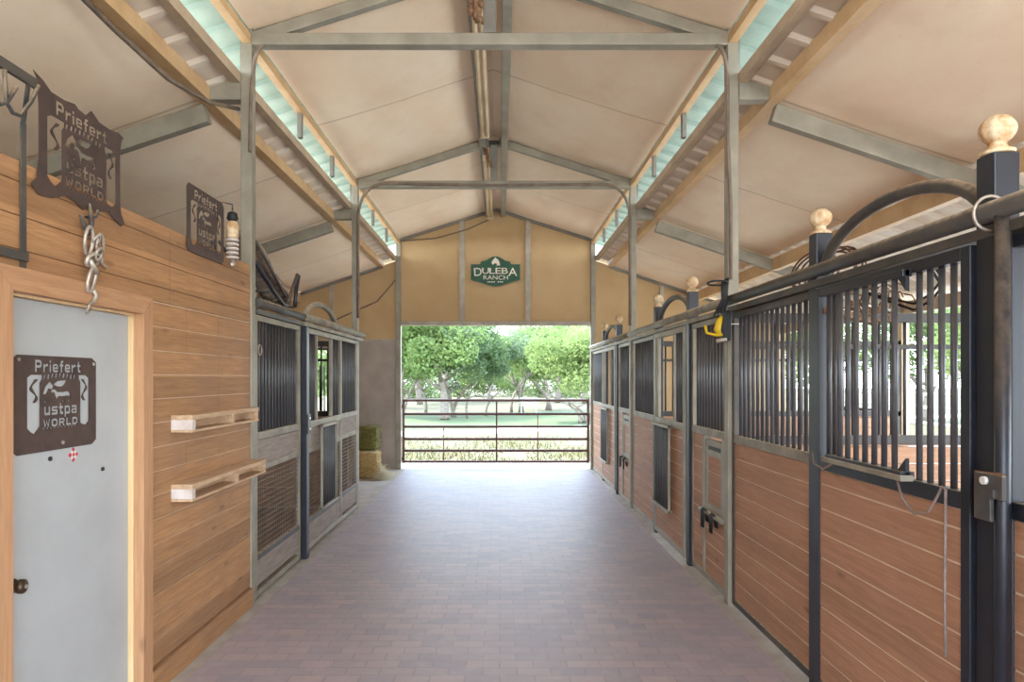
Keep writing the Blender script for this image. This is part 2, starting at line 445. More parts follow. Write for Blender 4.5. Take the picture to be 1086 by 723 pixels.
for sd in (-1, 1):
    w = side_word[sd]
    long_member('eave_purlin', HW-.035, HW+.03, zup(HW)-.135, zup(HW)-.07, sd, TANP, 'slim tan eave purlin along the top of the %s teal roof strip' % w, 'purlin', 'purlins along the aisle')
    long_member('sill_purlin', HW-.005+.045, HW+.11, 3.925, 4.005, sd, TANP2, 'tan steel purlin along the lower edge of the %s teal roof strip' % w, 'purlin', 'purlins along the aisle')
    long_member('roof_purlin', HW+.27, HW+.36, 3.79, 3.90, sd, TANP, 'tan purlin at the top of the lower %s roof, beside the white ribbed strip' % w, 'purlin', 'purlins along the aisle')
    z3 = zlow(3.67)
    long_member('wing_purlin', 3.66, 3.74, z3-.24, z3-.075, sd, TANP, 'deep tan purlin running under the lower %s roof above the stalls' % w, 'purlin', 'purlins of the lower roofs')
    long_member('wing_eave_beam', SIDE-.1, SIDE, zlow(SIDE)-.22, zlow(SIDE)-.06, sd, TANP2, 'brown eave beam along the outer edge of the %s stalls' % w, 'beam', 'purlins of the lower roofs')
    # little studs in the clerestory
    for k, y in enumerate((6.3, 7.5, 9.9, 11.1)):
        nm = ('first', 'second', 'third', 'fourth')[k]
        tag(MB().box(XC+sd*HW-.02, XC+sd*HW+.02, y-.03, y+.03, 4.0, 4.29).build('roof_strut', GALVD, None, .003),
            'short upright strut in the %s roof gap, %s one beyond the nearest frame' % (w, nm), 'strut', 'struts in the roof gap')
# ridge purlins and strip lights
tag(MB().box(-.265, -.18, YN, YB, 4.74, 4.86).build('ridge_purlin', GALVD, None, .004), 'grey ridge purlin beside the cream strip lights', 'purlin', 'ridge purlins')
tag(MB().box(.02, .105, YN, YB, 4.74, 4.86).build('ridge_purlin', GALV, None, .004), 'grey ridge purlin to the right of the ridge, bare', 'purlin', 'ridge purlins')
for y0, y1, w in ((5.1, 8.15, 'between the two tie beams'), (8.95, 12.3, 'between the second tie beam and the far wall'), (1.7, 4.6, 'nearest the viewer, before the first tie beam')):
    t = thing('strip_light', (-.18, (y0+y1)/2, 4.66), 'long cream strip light under the ridge %s' % w, 'light', 'strip lights')
    MB().box(-.235, -.125, y0, y1, 4.705, 4.74).build('housing', CREAM, t, .004)
    for dx in (-.028, .028):
        MB().tube([(-.18+dx, y0+.03, 4.687), (-.18+dx, y1-.03, 4.687)], .017, 10).build('tube', CREAM, t)
    for yy in (y0, y1-.03): MB().box(-.235, -.125, yy, yy+.03, 4.665, 4.706).build('end_socket', CREAM, t, .003)
# mud nest at the first king post, ragged twine at the second
b = MB()
for i in range(26):
    x, y, z = -.17 + RND.uniform(-.05, .05), 4.9 + RND.uniform(-.04, .04), 4.36 + RND.uniform(0, .26)
    r = RND.uniform(.014, .03)
    b.lathe([(r*math.sin(PI*k/5)+.0005, z - r*math.cos(PI*k/5)) for k in range(6)], x, y, 7)
b.tube([(-.17, 4.9, 4.37), (-.16, 4.9, 4.5), (-.17, 4.9, 4.64)], [.03, .04, .02], 8)
tag(b.build('mud_nest', MUD), 'lumpy brown mud nest beside the ridge, above the first tie beam', 'nest')
b = MB()
for i in range(14):
    x0 = -.19 + RND.uniform(-.03, .03)
    pts = [(x0 + RND.uniform(-.015, .015) + (k*.022 if i % 2 else k*.012), 8.5 + RND.uniform(-.03, .03), 4.68 - k*.05) for k in range(6)]
    b.tube(pts, .004, 5)
tag(b.build('hanging_twine', TWINE), 'ragged brown twine hanging from the ridge by the second tie beam', 'twine')
# conduits
def arc(p, q, bend, n=8):
    p, q, bend = Vector(p), Vector(q), Vector(bend)
    return [(p*(1-t)**2 + bend*2*t*(1-t) + q*t*t) for t in [k/n for k in range(n+1)]]
def conduit(pts, r, label, group='conduits'):
    return tag(MB().tube(pts, r, 8).build('conduit', WIRE), label, 'conduit', group)
conduit(arc((PL+.14, 4.94, 4.2), (PL+.045, 4.93, 3.75), (PL+.05, 4.94, 4.18)) + [(PL+.04, 4.93, 3.4)], .014, 'bent brown conduit curling down the front left post under the tie beam')
conduit(arc((PR-.14, 4.94, 4.2), (PR-.052, 4.93, 3.85), (PR-.05, 4.94, 4.2)) + [(PR-.052, 4.93, 3.5), (PR-.03, 4.93, 3.0), (PR-.03, 4.93, 2.45)], .014, 'bent brown conduit running down the front right post')
conduit([(PL+.05, 8.64, 2.5), (PL+.05, 8.64, 3.7)] + arc((PL+.05, 8.64, 3.8), (PL+.42, 8.645, 4.262), (PL+.07, 8.64, 4.25)) + [(XC, 8.645, 4.235)] + arc((PR-.42, 8.645, 4.25), (PR-.05, 8.64, 3.8), (PR-.07, 8.64, 4.25)) + [(PR-.05, 8.64, 2.4)], .02,
        'brown conduit looping over the aisle along the second tie beam and down both posts')
conduit([(-4.4, 12.35, 2.62), (-3.2, 12.36, 2.75), (-2.3, 12.36, 3.15), (-1.95, 12.36, 3.55)] , .012, 'thin dark cable drooping across the left far wall')
conduit([(-1.86, 12.36, 4.28), (-1.2, 12.36, 4.33), (-.6, 12.36, 4.5), (-.2, 12.36, 4.68)], .012, 'thin dark cable rising to the ridge across the tan gable')
conduit([(-2.24,1.6,3.79),(-2.24,3.2,3.77),(-2.22,3.8,3.72),(-2.16,4.3,3.66),(-2.05,4.65,3.655),(-1.95,4.93,3.72)], .016, 'sagging brown cable below the left roof purlin, near the front left post')

# ------------------------------------------------------------------ far wall
def roof_poly(x0, x1, z0, zf, dz=.05):
    pts = [(x0, z0), (x1, z0), (x1, zf(abs(x1-XC))-dz)]
    if x0 < XC < x1: pts.append((XC, zf(0)-dz))
    pts.append((x0, zf(abs(x0-XC))-dz)); return pts
b = MB(); b.prism_xz(roof_poly(PL+.05, PR-.05, 2.76, zup), YB, YB+.05); struct(b.build('wall_back', TANWALL))
b = MB(); b.prism_xz(roof_poly(XC-SIDE, PL-.05, 2.42, zlow), YB, YB+.05); struct(b.build('wall_back_left', TANWALL))
b = MB(); b.prism_xz(roof_poly(PR+.05, XC+SIDE, 0, zlow), YB, YB+.05); struct(b.build('wall_back_right', TANWALL))
b = MB(); wx0, wx1, wz0, wz1 = -3.56, -3.22, 1.0, 2.27
b.box(XC-SIDE, wx0, YB, YB+.05, -.1, 2.42); b.box(wx1, PL-.05, YB, YB+.05, -.1, 2.42); b.box(wx0, wx1, YB, YB+.05, -.1, wz0); b.box(wx0, wx1, YB, YB+.05, wz1, 2.42)
struct(b.build('wall_back_left', GREYWALL))
b = MB(); b.box(wx0, wx0+.03, YB-.02, YB+.06, wz0, wz1); b.box(wx1-.03, wx1, YB-.02, YB+.06, wz0, wz1)
b.box(wx0, wx1, YB-.02, YB+.06, wz0, wz0+.03); b.box(wx0, wx1, YB-.02, YB+.06, wz1-.03, wz1)
for k in range(1, 4): b.tube([(wx0+(wx1-wx0)*k/4, YB+.02, wz0), (wx0+(wx1-wx0)*k/4, YB+.02, wz0+.95)], .012, 6)
struct(b.build('window_1', WINF))
def flash(bx, name, m=TRIMG):
    b = MB(); b.box(*bx); return struct(b.build(name, m, None, .006))
flash((PL-.045, PL+.05, YB-.06, YB+.06, 0, 4.33), 'trim_3', GALV)
flash((PR-.05, PR+.045, YB-.06, YB+.06, 0, 4.33), 'trim_4', GALV)
flash((PL+.05, PR-.05, YB-.05, YB+.06, 2.70, 2.78), 'trim_5')
flash((-.76, -.66, YB-.05, YB, 2.78, zup(.635)-.06), 'trim_6')
flash((.48, .58, YB-.05, YB, 2.78, zup(.605)-.06), 'trim_7')
flash((-3.20, -3.12, YB-.04, YB, 2.44, zlow(3.085)-.06), 'trim_8')
flash((3.00, 3.08, YB-.04, YB, 1.9, zlow(3.115)-.06), 'trim_9')
flash((XC-SIDE, PL-.05, YB-.025, YB, 2.40, 2.445), 'trim_10')
for i, (x0, x1, zf, sg) in enumerate(((0, HW, zup, -1), (0, HW, zup, 1), (HW+.3, SIDE, zlow, -1), (HW+.3, SIDE, zlow, 1))):
    b = MB(); b.beam((XC+sg*x0, YB-.03, zf(x0)-.075), (XC+sg*x1, YB-.03, zf(x1)-.075), .05, .05); struct(b.build('trim_%d' % (11+i), GALVD))
# outer left wall
b = MB(); b.box(XC-SIDE-.06, XC-SIDE, YN, YB+.05, -.1, zlow(SIDE)+.0); struct(b.build('wall_left', TANWALL))

# ------------------------------------------------------------------ writing
def text_splines(txt, size, bold=0, sx=1.0, shear=0):
    cu = bpy.data.curves.new('t', 'FONT'); cu.body = txt; cu.size = size; cu.offset = bold; cu.shear = shear
    cu.resolution_u = 4
    ob = bpy.data.objects.new('t', cu); C.objects.link(ob)
    dg = bpy.context.evaluated_depsgraph_get(); dg.update()
    cc = ob.evaluated_get(dg).to_curve(dg)
    out = []
    for sp in cc.splines:
        pts = []
        bp = sp.bezier_points; n = len(bp)
        for i in range(n):
            a, c = bp[i], bp[(i+1) % n]
            if a.handle_right_type == 'VECTOR' and c.handle_left_type == 'VECTOR': pts.append((a.co.x, a.co.y)); continue
            for k in range(4):
                t = k/4; p = a.co*(1-t)**3 + a.handle_right*3*t*(1-t)**2 + c.handle_left*3*t*t*(1-t) + c.co*t**3
                pts.append((p.x, p.y))
        out.append(pts)
    ob.evaluated_get(dg).to_curve_clear()
    bpy.data.objects.remove(ob); bpy.data.curves.remove(cu)
    return out
def fit(spl, x0, x1, y0, y1):
    xs = [p[0] for s_ in spl for p in s_]; ys = [p[1] for s_ in spl for p in s_]
    a, c, d, e = min(xs), max(xs), min(ys), max(ys)
    return [[(x0+(p[0]-a)/(c-a)*(x1-x0), y0+(p[1]-d)/(e-d)*(y1-y0)) for p in s_] for s_ in spl]
def flat_mesh(loops, depth, place):
    """even-odd filled plate; place(u, v, w) puts it in the world"""
    cu = bpy.data.curves.new('p', 'CURVE'); cu.dimensions = '2D'; cu.fill_mode = 'BOTH'; cu.extrude = depth/2
    for lp in loops:
        sp = cu.splines.new('POLY'); sp.points.add(len(lp)-1); sp.use_cyclic_u = True
        for i, p in enumerate(lp): sp.points[i].co = (p[0], p[1], 0, 1)
    ob = bpy.data.objects.new('p', cu); C.objects.link(ob)
    dg = bpy.context.evaluated_depsgraph_get(); dg.update()
    me = ob.evaluated_get(dg).to_mesh()
    b = MB(); b.add([place(v.co.x, v.co.y, v.co.z) for v in me.vertices], [tuple(p.vertices) for p in me.polygons])
    ob.evaluated_get(dg).to_mesh_clear()
    bpy.data.objects.remove(ob); bpy.data.curves.remove(cu)
    return b
BLOCK = {
 'P': (1.0, [[(0,0),(0,1),(.8,1),(1,.85),(1,.5),(.8,.36),(.3,.36),(.3,0)], [(.3,.56),(.3,.8),(.68,.8),(.68,.56)]]),
 'r': (.75, [[(0,0),(0,.7),(.28,.7),(.28,.6),(.45,.7),(.75,.7),(.75,.48),(.45,.48),(.3,.36),(.3,0)]]),
 'i': (.3, [[(0,0),(0,.66),(.3,.66),(.3,0)], [(0,.78),(0,1),(.3,1),(.3,.78)]]),
 'e': (.9, [[(.15,0),(0,.15),(0,.55),(.15,.7),(.75,.7),(.9,.55),(.9,.28),(.3,.28),(.3,.18),(.9,.18),(.9,.1),(.78,0)], [(.3,.42),(.3,.54),(.62,.54),(.62,.42)]]),
 'f': (.65, [[(.15,0),(.15,.5),(0,.5),(0,.68),(.15,.68),(.15,.88),(.28,1),(.65,1),(.65,.82),(.45,.82),(.45,.68),(.65,.68),(.65,.5),(.45,.5),(.45,0)]]),
 't': (.68, [[(.15,.12),(.15,.5),(0,.5),(0,.68),(.15,.68),(.15,.95),(.45,.95),(.45,.68),(.68,.68),(.68,.5),(.45,.5),(.45,.2),(.68,.2),(.68,0),(.27,0)]]),
 'u': (.9, [[(0,.12),(0,.7),(.3,.7),(.3,.2),(.6,.2),(.6,.7),(.9,.7),(.9,0),(.12,0)]]),
 's': (.9, [[(0,0),(0,.18),(.6,.18),(.6,.28),(.12,.28),(0,.36),(0,.6),(.12,.7),(.9,.7),(.9,.54),(.3,.54),(.3,.44),(.78,.44),(.9,.36),(.9,.1),(.78,0)]]),
 'p': (.9, [[(0,-.25),(0,.7),(.78,.7),(.9,.58),(.9,.12),(.78,0),(.3,0),(.3,-.25)], [(.3,.18),(.3,.52),(.6,.52),(.6,.18)]]),
 'a': (.9, [[(0,.12),(0,.34),(.12,.42),(.6,.42),(.6,.52),(.05,.52),(.05,.7),(.78,.7),(.9,.58),(.9,0),(.12,0)], [(.3,.14),(.3,.28),(.6,.28),(.6,.14)]]),
 'W': (1.04, [[(0,1),(.25,1),(.34,.4),(.44,.85),(.60,.85),(.70,.4),(.79,1),(1.04,1),(.84,0),(.64,0),(.52,.5),(.40,0),(.20,0)]]),
 'O': (.95, [[(.2,0),(0,.2),(0,.8),(.2,1),(.75,1),(.95,.8),(.95,.2),(.75,0)], [(.3,.25),(.3,.75),(.65,.75),(.65,.25)]]),
 'R': (.95, [[(0,0),(0,1),(.75,1),(.92,.85),(.92,.55),(.72,.42),(.95,0),(.62,0),(.42,.38),(.3,.38),(.3,0)], [(.3,.58),(.3,.8),(.62,.8),(.62,.58)]]),
 'L': (.8, [[(0,0),(0,1),(.3,1),(.3,.24),(.8,.24),(.8,0)]]),
 'D': (.92, [[(0,0),(0,1),(.65,1),(.92,.75),(.92,.25),(.65,0)], [(.3,.24),(.3,.76),(.52,.76),(.64,.65),(.64,.35),(.52,.24)]]),
}
def block(txt, gap=.16):
    out = []; x = 0
    for ch in txt:
        w, ls = BLOCK[ch]
        out += [[(x + p[0], p[1]) for p in l] for l in ls]; x += w + gap
    return out
def ell(cx, cy, rx, ry, n=20, a0=0, a1=2*PI):
    return [(cx+rx*math.cos(a0+(a1-a0)*k/n), cy+ry*math.sin(a0+(a1-a0)*k/n)) for k in range(n)]
HORSE = [(0,.02),(.06,.02),(.08,.30),(.16,.38),(.24,.36),(.42,.33),(.60,.36),(.66,.20),(.66,.02),(.72,.02),(.73,.22),(.78,.40),(.80,.56),(.86,.66),(.96,.62),(1,.70),(.93,.86),(.86,.95),(.84,.88),(.74,.82),(.66,.66),(.40,.64),(.20,.70),(.08,.66),(.03,.52),(-.04,.30),(-.02,.26),(.04,.44),(.03,.25)]
def sc_poly(pl, x0, x1, y0, y1, flip=False):
    return [((x1-(x1-x0)*p[0]) if flip else x0+(x1-x0)*p[0], y0+(y1-y0)*p[1]) for p in pl]
def vine(x0, x1, y0, y1, flip):
    """wavy strip left standing inside a side opening"""
    L, Rr = [], []
    for k in range(15):
        t = k/14; c = .5 + .26*math.sin(t*7.5); w = .10 + .05*math.sin(t*15)
        L.append((c-w, .05+.9*t)); Rr.append((c+w, .05+.9*t))
    return sc_poly(L + Rr[::-1], x0, x1, y0, y1, flip)
def sign_holes():
    H = []
    H += fit(block('Priefert'), .245, .795, .83, .955)
    # small arched strip of slots over the scene
    for k in range(9):
        x = .335 + .045*k; y = .775 + .02*math.sin(PI*k/8)
        H.append([(x, y-.022), (x+.012+.012*(k % 2), y-.026), (x+.030, y+.022), (x+.008, y+.026)])
    H.append([(.16,.77),(.20,.80),(.325,.80),(.325,.76),(.30,.72),(.30,.27),(.235,.195),(.20,.215),(.16,.26)])
    H.append(vine(.175, .29, .50, .77, False)); 
    H.append([(.90,.77),(.86,.80),(.765,.80),(.765,.76),(.785,.72),(.785,.27),(.80,.25),(.86,.235),(.90,.28)])
    H.append(vine(.79, .89, .50, .77, True))
    # mountains and the pale horse
    H.append([(.33,.60),(.36,.68),(.41,.735),(.455,.68),(.43,.645),(.40,.66),(.37,.60)])
    H.append([(.45,.70),(.50,.735),(.61,.745),(.585,.70),(.55,.675),(.49,.68)])
    H.append(sc_poly(HORSE, .42, .66, .525, .665, True))
    for k in range(5): H.append([(.345+.07*k, .515), (.375+.07*k, .515), (.365+.07*k, .528), (.35+.07*k, .528)])
    H += fit(block('ustpa', .14), .345, .745, .345, .50)
    H += fit(block('WORLD', .14), .335, .755, .252, .335)
    for k in range(10): H.append([(.33+.042*k, .235), (.35+.042*k, .235), (.353+.042*k, .247), (.333+.042*k, .247)])
    return H
def spread_holes(H):
    return [[(.10+(p[0]-.16)*.82/.74, .10+(p[1]-.195)*.85/.76) for p in lp] for lp in H]
def wall_sign(name, outline, holes, x, y0, y1, z0, z1, label, screws=()):
    pl = lambda u, v, w: (x + w, y0 + u, z0 + v)
    W, Hh = y1-y0, z1-z0
    loops = [[(p[0]*W, p[1]*Hh) for p in lp] for lp in [outline] + holes]
    bm_ = flat_mesh(loops, .0025, pl)
    root = thing(name, (x, (y0+y1)/2, z0), label, 'sign', 'cut steel signs')
    bm_.build('plate', SIGNB, root)
    for u, v in screws:
        b = MB(); c = (x+.003, y0+u*W, z0+v*Hh); b.tube([c, (x+.009, c[1], c[2])], .008, 10); b.build('screw', SILVER, root)
    return root
OCT = [(.06,0),(.94,0),(1,.05),(1,.95),(.94,1),(.06,1),(0,.95),(0,.05)]
wall_sign('steel_sign', OCT, sign_holes(), -1.925, 2.60, 3.145, 1.40, 1.805, 'brown cut steel sign with white lettering fixed to the white door', ((.06,.95),(.95,.93),(.55,.07)))
ORN = [(0,1.04),(-.04,1.10),(.06,1.06),(.14,1.0),(.28,1.0),(.40,1.03),(.44,1.0),(.53,.985),(.60,1.07),(.70,1.0),(.84,.995),(.96,1.02),(1.03,1.0),(1.0,.93),
       (.985,.80),(.985,.25),(1.0,.12),(1.05,.02),(1.0,-.03),(.90,.02),(.82,.08),(.66,.02),(.55,.04),(.50,-.02),(.42,.03),(.30,.06),(.16,-.02),(.02,-.04),(-.06,.03),(.0,.12),(.015,.3),(.015,.8)]
wall_sign('steel_sign', ORN, spread_holes(sign_holes()), PL+.04, 2.66, 3.25, 2.47, 2.90, 'ornate brown cut steel sign with wavy edges, above the door head')
RRC = [(.05,0),(.95,0),(1,.07),(1,.93),(.95,1),(.05,1),(0,.93),(0,.07)]
wall_sign('steel_sign', RRC, spread_holes(sign_holes()), PL+.04, 3.93, 4.46, 2.475, 2.885, 'plain rectangular brown cut steel sign on top of the plank wall by the post')

# ranch sign on the gable
def yplace(y, x0, z0): return lambda u, v, w: (x0 + u, y + w, z0 + v)
sgn = thing('ranch_sign', (-.08, YB-.055, 3.43), 'green shield shaped sign with cream lettering on the tan gable', 'sign')
half = [(0,1),(.07,.985),(.13,.93),(.20,.86),(.285,.83),(.30,.80),(.31,.75),(.33,.735),(.5,.735),(.5,.23),(.47,.20),(.33,.145),(.18,.06),(.08,.015),(0,0)]
outl = [(x, z) for x, z in half] + [(-x, z) for x, z in half[-2:0:-1]]
W_, H_ = .92, .56
outl = [(x*W_, z*H_) for x, z in outl]
flat_mesh([outl], .02, yplace(YB-.06, -.08, 3.43)).build('board', GREEN, sgn)
spl = []
for ch, x0, x1, z0, z1 in (('D', -.39, -.28, .225, .355), ('U', -.265, -.175, .25, .355), ('L', -.16, -.095, .25, .355), ('E', -.08, -.01, .25, .355), ('B', .005, .08, .25, .355), ('A', .10, .19, .25, .355)):
    pass
xs = -.395
for ch, w, z0 in (('D', .135, .195), ('U', .125, .235), ('L', .10, .235), ('E', .105, .235), ('B', .115, .235), ('A', .16, .195)):
    spl += fit(text_splines(ch, 1, .05), xs, xs + w, z0, .345); xs += w + .012
    # slab serifs
    if ch in 'DUL': spl.append([(xs-w-.024, .345), (xs-w+.018, .345), (xs-w+.018, .333), (xs-w-.024, .333)])
flat_mesh(spl, .006, yplace(YB-.073, -.08, 3.43)).build('lettering', LETTER, sgn)
flat_mesh(fit(text_splines('RANCH', 1, .04), -.225, .235, .125, .205), .006, yplace(YB-.073, -.08, 3.43)).build('lettering', LETTER, sgn)
dots = []
for k in range(8):
    if k == 4: continue
    dots.append([(-.15+.038*k, .072), (-.125+.038*k, .072), (-.125+.038*k, .092), (-.15+.038*k, .092)])
for dd in (dots[:4], dots[4:]): flat_mesh(dd, .006, yplace(YB-.073, -.08, 3.43)).build('small_lettering', LETTER, sgn)
head = [(-.05,.40),(-.075,.44),(-.06,.47),(-.02,.52),(0,.545),(.015,.52),(.05,.50),(.075,.45),(.085,.38),(.05,.40),(.02,.375),(.03,.42),(-.005,.435),(-.035,.415)]
flat_mesh([head], .006, yplace(YB-.073, -.08, 3.43)).build('horse_head', LETTER, sgn)

# ------------------------------------------------------------------ tack room wall with door
def boards(b, x, th, y0, y1, z0, z1, sgn_, pitch=.132, gap=.005, joints=(), seed=0, off=0):
    """boards on the plane x, facing sgn_; material 0 boards, 1 seam"""
    r = random.Random(seed)
    z = z0 - off
    while z < z1 - .002:
        a, c = max(z, z0), min(z + pitch, z1)
        cut = sorted([y0] + [j for j in joints if y0 < j < y1 and r.random() < .5] + [y1])
        for u, v in zip(cut, cut[1:]):
            if c - a > .012: b.box(x, x - sgn_*th, u + .001, v - .001, a + gap/2, c - gap/2, 0)
        z += pitch
    b.box(x - sgn_*.004, x - sgn_*(th - .004), y0, y1, z0, z1, 1)
WX = PL + .03; DY0, DY1, DZ = 2.53, 3.43, 2.045; WT = 2.56
b = MB(); boards(b, WX, .03, YN, 4.955, DZ + .085, WT, 1, joints=(1.9, 3.0, 3.75), seed=3, off=.05)
struct(b.build('wall_left', [LEFTW, SEAML])); b = MB()
boards(b, WX, .03, DY1 + .10, 4.955, .145, DZ + .085, 1, joints=(3.95, 4.4), seed=5, gap=.006)
boards(b, WX, .03, YN, DY0 - .10, .145, DZ + .085, 1, joints=(.6, 1.4), seed=6)
struct(b.build('wall_left', [LEFTW, SEAMM]))
b = MB(); b.box(WX-.13, WX-.032, YN, DY0-.02, 0, WT); b.box(WX-.13, WX-.032, DY1+.02, 4.955, 0, WT); b.box(WX-.13, WX-.032, DY0-.02, DY1+.02, DZ+.01, WT)
struct(b.build('wall_left', GREYW))
b = MB(); b.box(XC-SIDE, WX-.13, 4.94, 4.99, 0, WT); struct(b.build('wall_left', GREYW))
b = MB(); b.box(XC-SIDE, WX-.13, YN, 4.94, WT-.04, WT); struct(b.build('ceiling_left', GREYW))
b = MB(); b.box(WX-.03, WX+.022, DY1+.1, 4.955, 0, .14); struct(b.build('baseboard_left', LEFTW, None, .004))
b = MB(); b.box(WX-.03, WX+.022, YN, DY0-.1, 0, .14); struct(b.build('baseboard_left', LEFTW, None, .004))
# casing: two uprights and a head with mitred corners
cx0, cx1 = WX-.03, WX+.02; cw = .105
b = MB(); b.prism_yz([(DY1+.01, 0), (DY1+cw, 0), (DY1+cw, DZ+cw-.01), (DY1+.01, DZ)], cx0, cx1); struct(b.build('trim_15', CASEW, None, .003))
b = MB(); b.prism_yz([(DY0-cw, 0), (DY0-.01, 0), (DY0-.01, DZ), (DY0-cw, DZ+cw-.01)], cx0, cx1); struct(b.build('trim_16', CASEW, None, .003))
b = MB(); b.prism_yz([(DY0-.01, DZ), (DY1+.01, DZ), (DY1+cw, DZ+cw-.01), (DY0-cw, DZ+cw-.01)], cx0, cx1); struct(b.build('trim_17', CASEH, None, .003))
b = MB(); b.box(WX-.14, cx0, DY1, DY1+.02, 0, DZ+.01); b.box(WX-.14, cx0, DY0-.02, DY0, 0, DZ+.01); b.box(WX-.14, cx0, DY0, DY1, DZ-.01, DZ+.01)
struct(b.build('trim_18', JAMBW))
d = struct(MB().box(WX-.10, WX-.055, DY0+.003, DY1-.003, .012, DZ-.012).build('door_1', DOORP, None, .003))
b = MB(); xx = WX-.055
b.tube([(xx, 2.60, .89), (xx+.012, 2.60, .89)], .03, 16); b.tube([(xx+.012, 2.60, .89), (xx+.035, 2.60, .89)], .012, 12)
b.tube([(xx+.03, 2.60, .89), (xx+.038, 2.60, .89), (xx+.055, 2.60, .89), (xx+.064, 2.60, .89)], [.018, .028, .028, .014], 16)
b.build('door_knob', BRASS, d)
b = MB(); b.tube([(xx+.064, 2.60, .89), (xx+.067, 2.60, .89)], .009, 10); b.build('key_cylinder', SILVER, d)
for i, (y, z, r, lab) in enumerate(((2.83, 1.365, .010, 'black round magnet on the white door, under the sign'), (3.205, 1.27, .010, 'black round magnet on the white door, lower and towards the hinge side'))):
    tag(MB().tube([(xx, y, z), (xx+.006, y, z)], r, 14).build('magnet', BLK), lab, 'magnet', 'magnets on the door')
st = MB(); pc = .0155
for i in range(3):
    for j in range(3):
        y, z = 2.985 + (i-1)*pc, 1.365 + (j-1)*pc
        st.box(xx, xx+.003, y-pc/2, y+pc/2, z-pc/2, z+pc/2, (i+j) % 2)
import mathutils
rot = mathutils.Matrix.Rotation(PI/4, 4, 'X'); ctr = Vector((xx, 2.985, 1.365))
st.v = [tuple(rot @ (Vector(v) - ctr) + ctr) for v in st.v]
tag(st.build('sticker', [REDST, WHT]), 'small red and white checked diamond sticker on the white door', 'sticker')
# shelves
def shelf(y0, y1, z1, label):
    t = thing('wall_shelf', (WX+.06, (y0+y1)/2, z1-.1), label, 'shelf', 'small wooden wall shelves')
    MB().box(WX+.001, WX+.125, y0, y1, z1-.028, z1).build('top_board', SHELFW, t, .003)
    MB().box(WX+.001, WX+.125, y0, y1, z1-.10, z1-.085).build('bottom_board', SHELFW, t, .003)
    MB().box(WX+.001, WX+.125, y0, y0+.04, z1-.085, z1-.028).build('end_block', SHELFE, t, .003)
    MB().box(WX+.001, WX+.12, (y0+y1)/2+.05, (y0+y1)/2+.09, z1-.085, z1-.028).build('block', SHELFW, t, .003)
    MB().box(WX+.001, WX+.12, y1-.04, y1, z1-.085, z1-.028).build('block', SHELFW, t, .003)
    MB().box(WX+.001, WX+.02, y0+.04, y1-.04, z1-.085, z1-.028).build('back_strip', SHELFW, t, .002)
shelf(3.76, 4.80, 1.50, 'upper of two slim wooden shelves on the plank wall')
shelf(3.76, 4.95, 1.105, 'lower of two slim wooden shelves on the plank wall')

# bits and spurs hanging over the door
hg = thing('hanging_bits', (WX+.02, 2.95, 2.13), 'silver horse bits and spurs hanging on a nail over the door', 'tack')
def hx(y, z, dx=.03): return (WX+dx, y, z)
MB().tube([hx(2.985, 2.44, 0), hx(2.985, 2.44, .05), hx(2.985, 2.47, .06)], .006, 7).build('nail', BLACKD, hg)
b = MB(); b.tube([hx(2.985, 2.50, .02), hx(2.985, 2.42, .03), hx(2.97, 2.36, .035)], [.004, .012, .008], 7); b.tube([hx(2.90, 2.43, .03), hx(2.93, 2.39, .03), hx(2.955, 2.35, .035)], [.004, .01, .009], 7); b.build('shank', BLACKD, hg)
def loop(cy, cz, ry, rz, r, tilt=0, dx=.035, n=18):
    pts = []
    for k in range(n):
        a = 2*PI*k/n; y, z = ry*math.cos(a), rz*math.sin(a)
        pts.append((WX+dx+.01*math.sin(a), cy + y*math.cos(tilt)-z*math.sin(tilt), cz + y*math.sin(tilt)+z*math.cos(tilt)))
    return MB().tube(pts, r, 7, closed=True)
for a in ((2.955, 2.325, .028, .062, .008, .1), (3.035, 2.315, .026, .056, .008, .25), (2.995, 2.335, .018, .02, .006, 0, .045), (2.985, 2.245, .05, .028, .009, .35), (3.005, 2.275, .02, .026, .007, 0, .05)):
    loop(*a).build('ring', SILVER, hg)
b = MB(); b.tube([hx(2.955, 2.26), hx(2.965, 2.22, .045), hx(2.99, 2.19, .05), hx(3.02, 2.20)], [.010, .014, .012, .008], 8); b.tube([hx(3.05, 2.28), hx(3.06, 2.24), hx(3.09, 2.225)], [.012, .009, .008], 7); b.build('mouthpiece', SILVER, hg)
loop(2.975, 2.155, .022, .055, .009, -.1).build('stirrup', SILVER, hg)
b = MB(); b.tube([hx(2.99, 2.11), hx(3.02, 2.09), hx(3.0, 2.06), hx(2.97, 2.045), hx(2.955, 2.02)], [.012, .013, .010, .007, .006], 8); b.build('spur', SILVER, hg)
loop(2.952, 2.012, .011, .013, .004, 0).build('ring', SILVER, hg)

# object hanging by the post on top of the wall
hc = thing('hanging_lantern', (WX+.02, 4.52, 2.48), 'small tan and white ornament with black cap hung beside the post', 'ornament')
cxx, cyy = WX+.045, 4.52
MB().lathe([(.012, 2.85), (.03, 2.84), (.038, 2.80), (.02, 2.78)][::-1], cxx, cyy, 14).build('cap', BLK, hc)
MB().lathe([(.025, 2.66), (.038, 2.68), (.04, 2.76), (.02, 2.79)], cxx, cyy, 14, mod=lambda t, a: 1+.06*math.sin(6*a)).build('body', FINIAL, hc)
b = MB()
for k in range(5): b.tube([(cxx+.033*math.cos(a), cyy+.033*math.sin(a), 2.655-.03*k) for a in [2*PI*j/12 for j in range(12)]], .010, 6, closed=True)
b.build('coil', SHELFE, hc)
MB().tube([(cxx, cyy, 2.53), (cxx, cyy+.01, 2.49), (cxx+.01, cyy-.03, 2.485)], [.02, .016, .01], 8).build('hook', SILVER, hc)
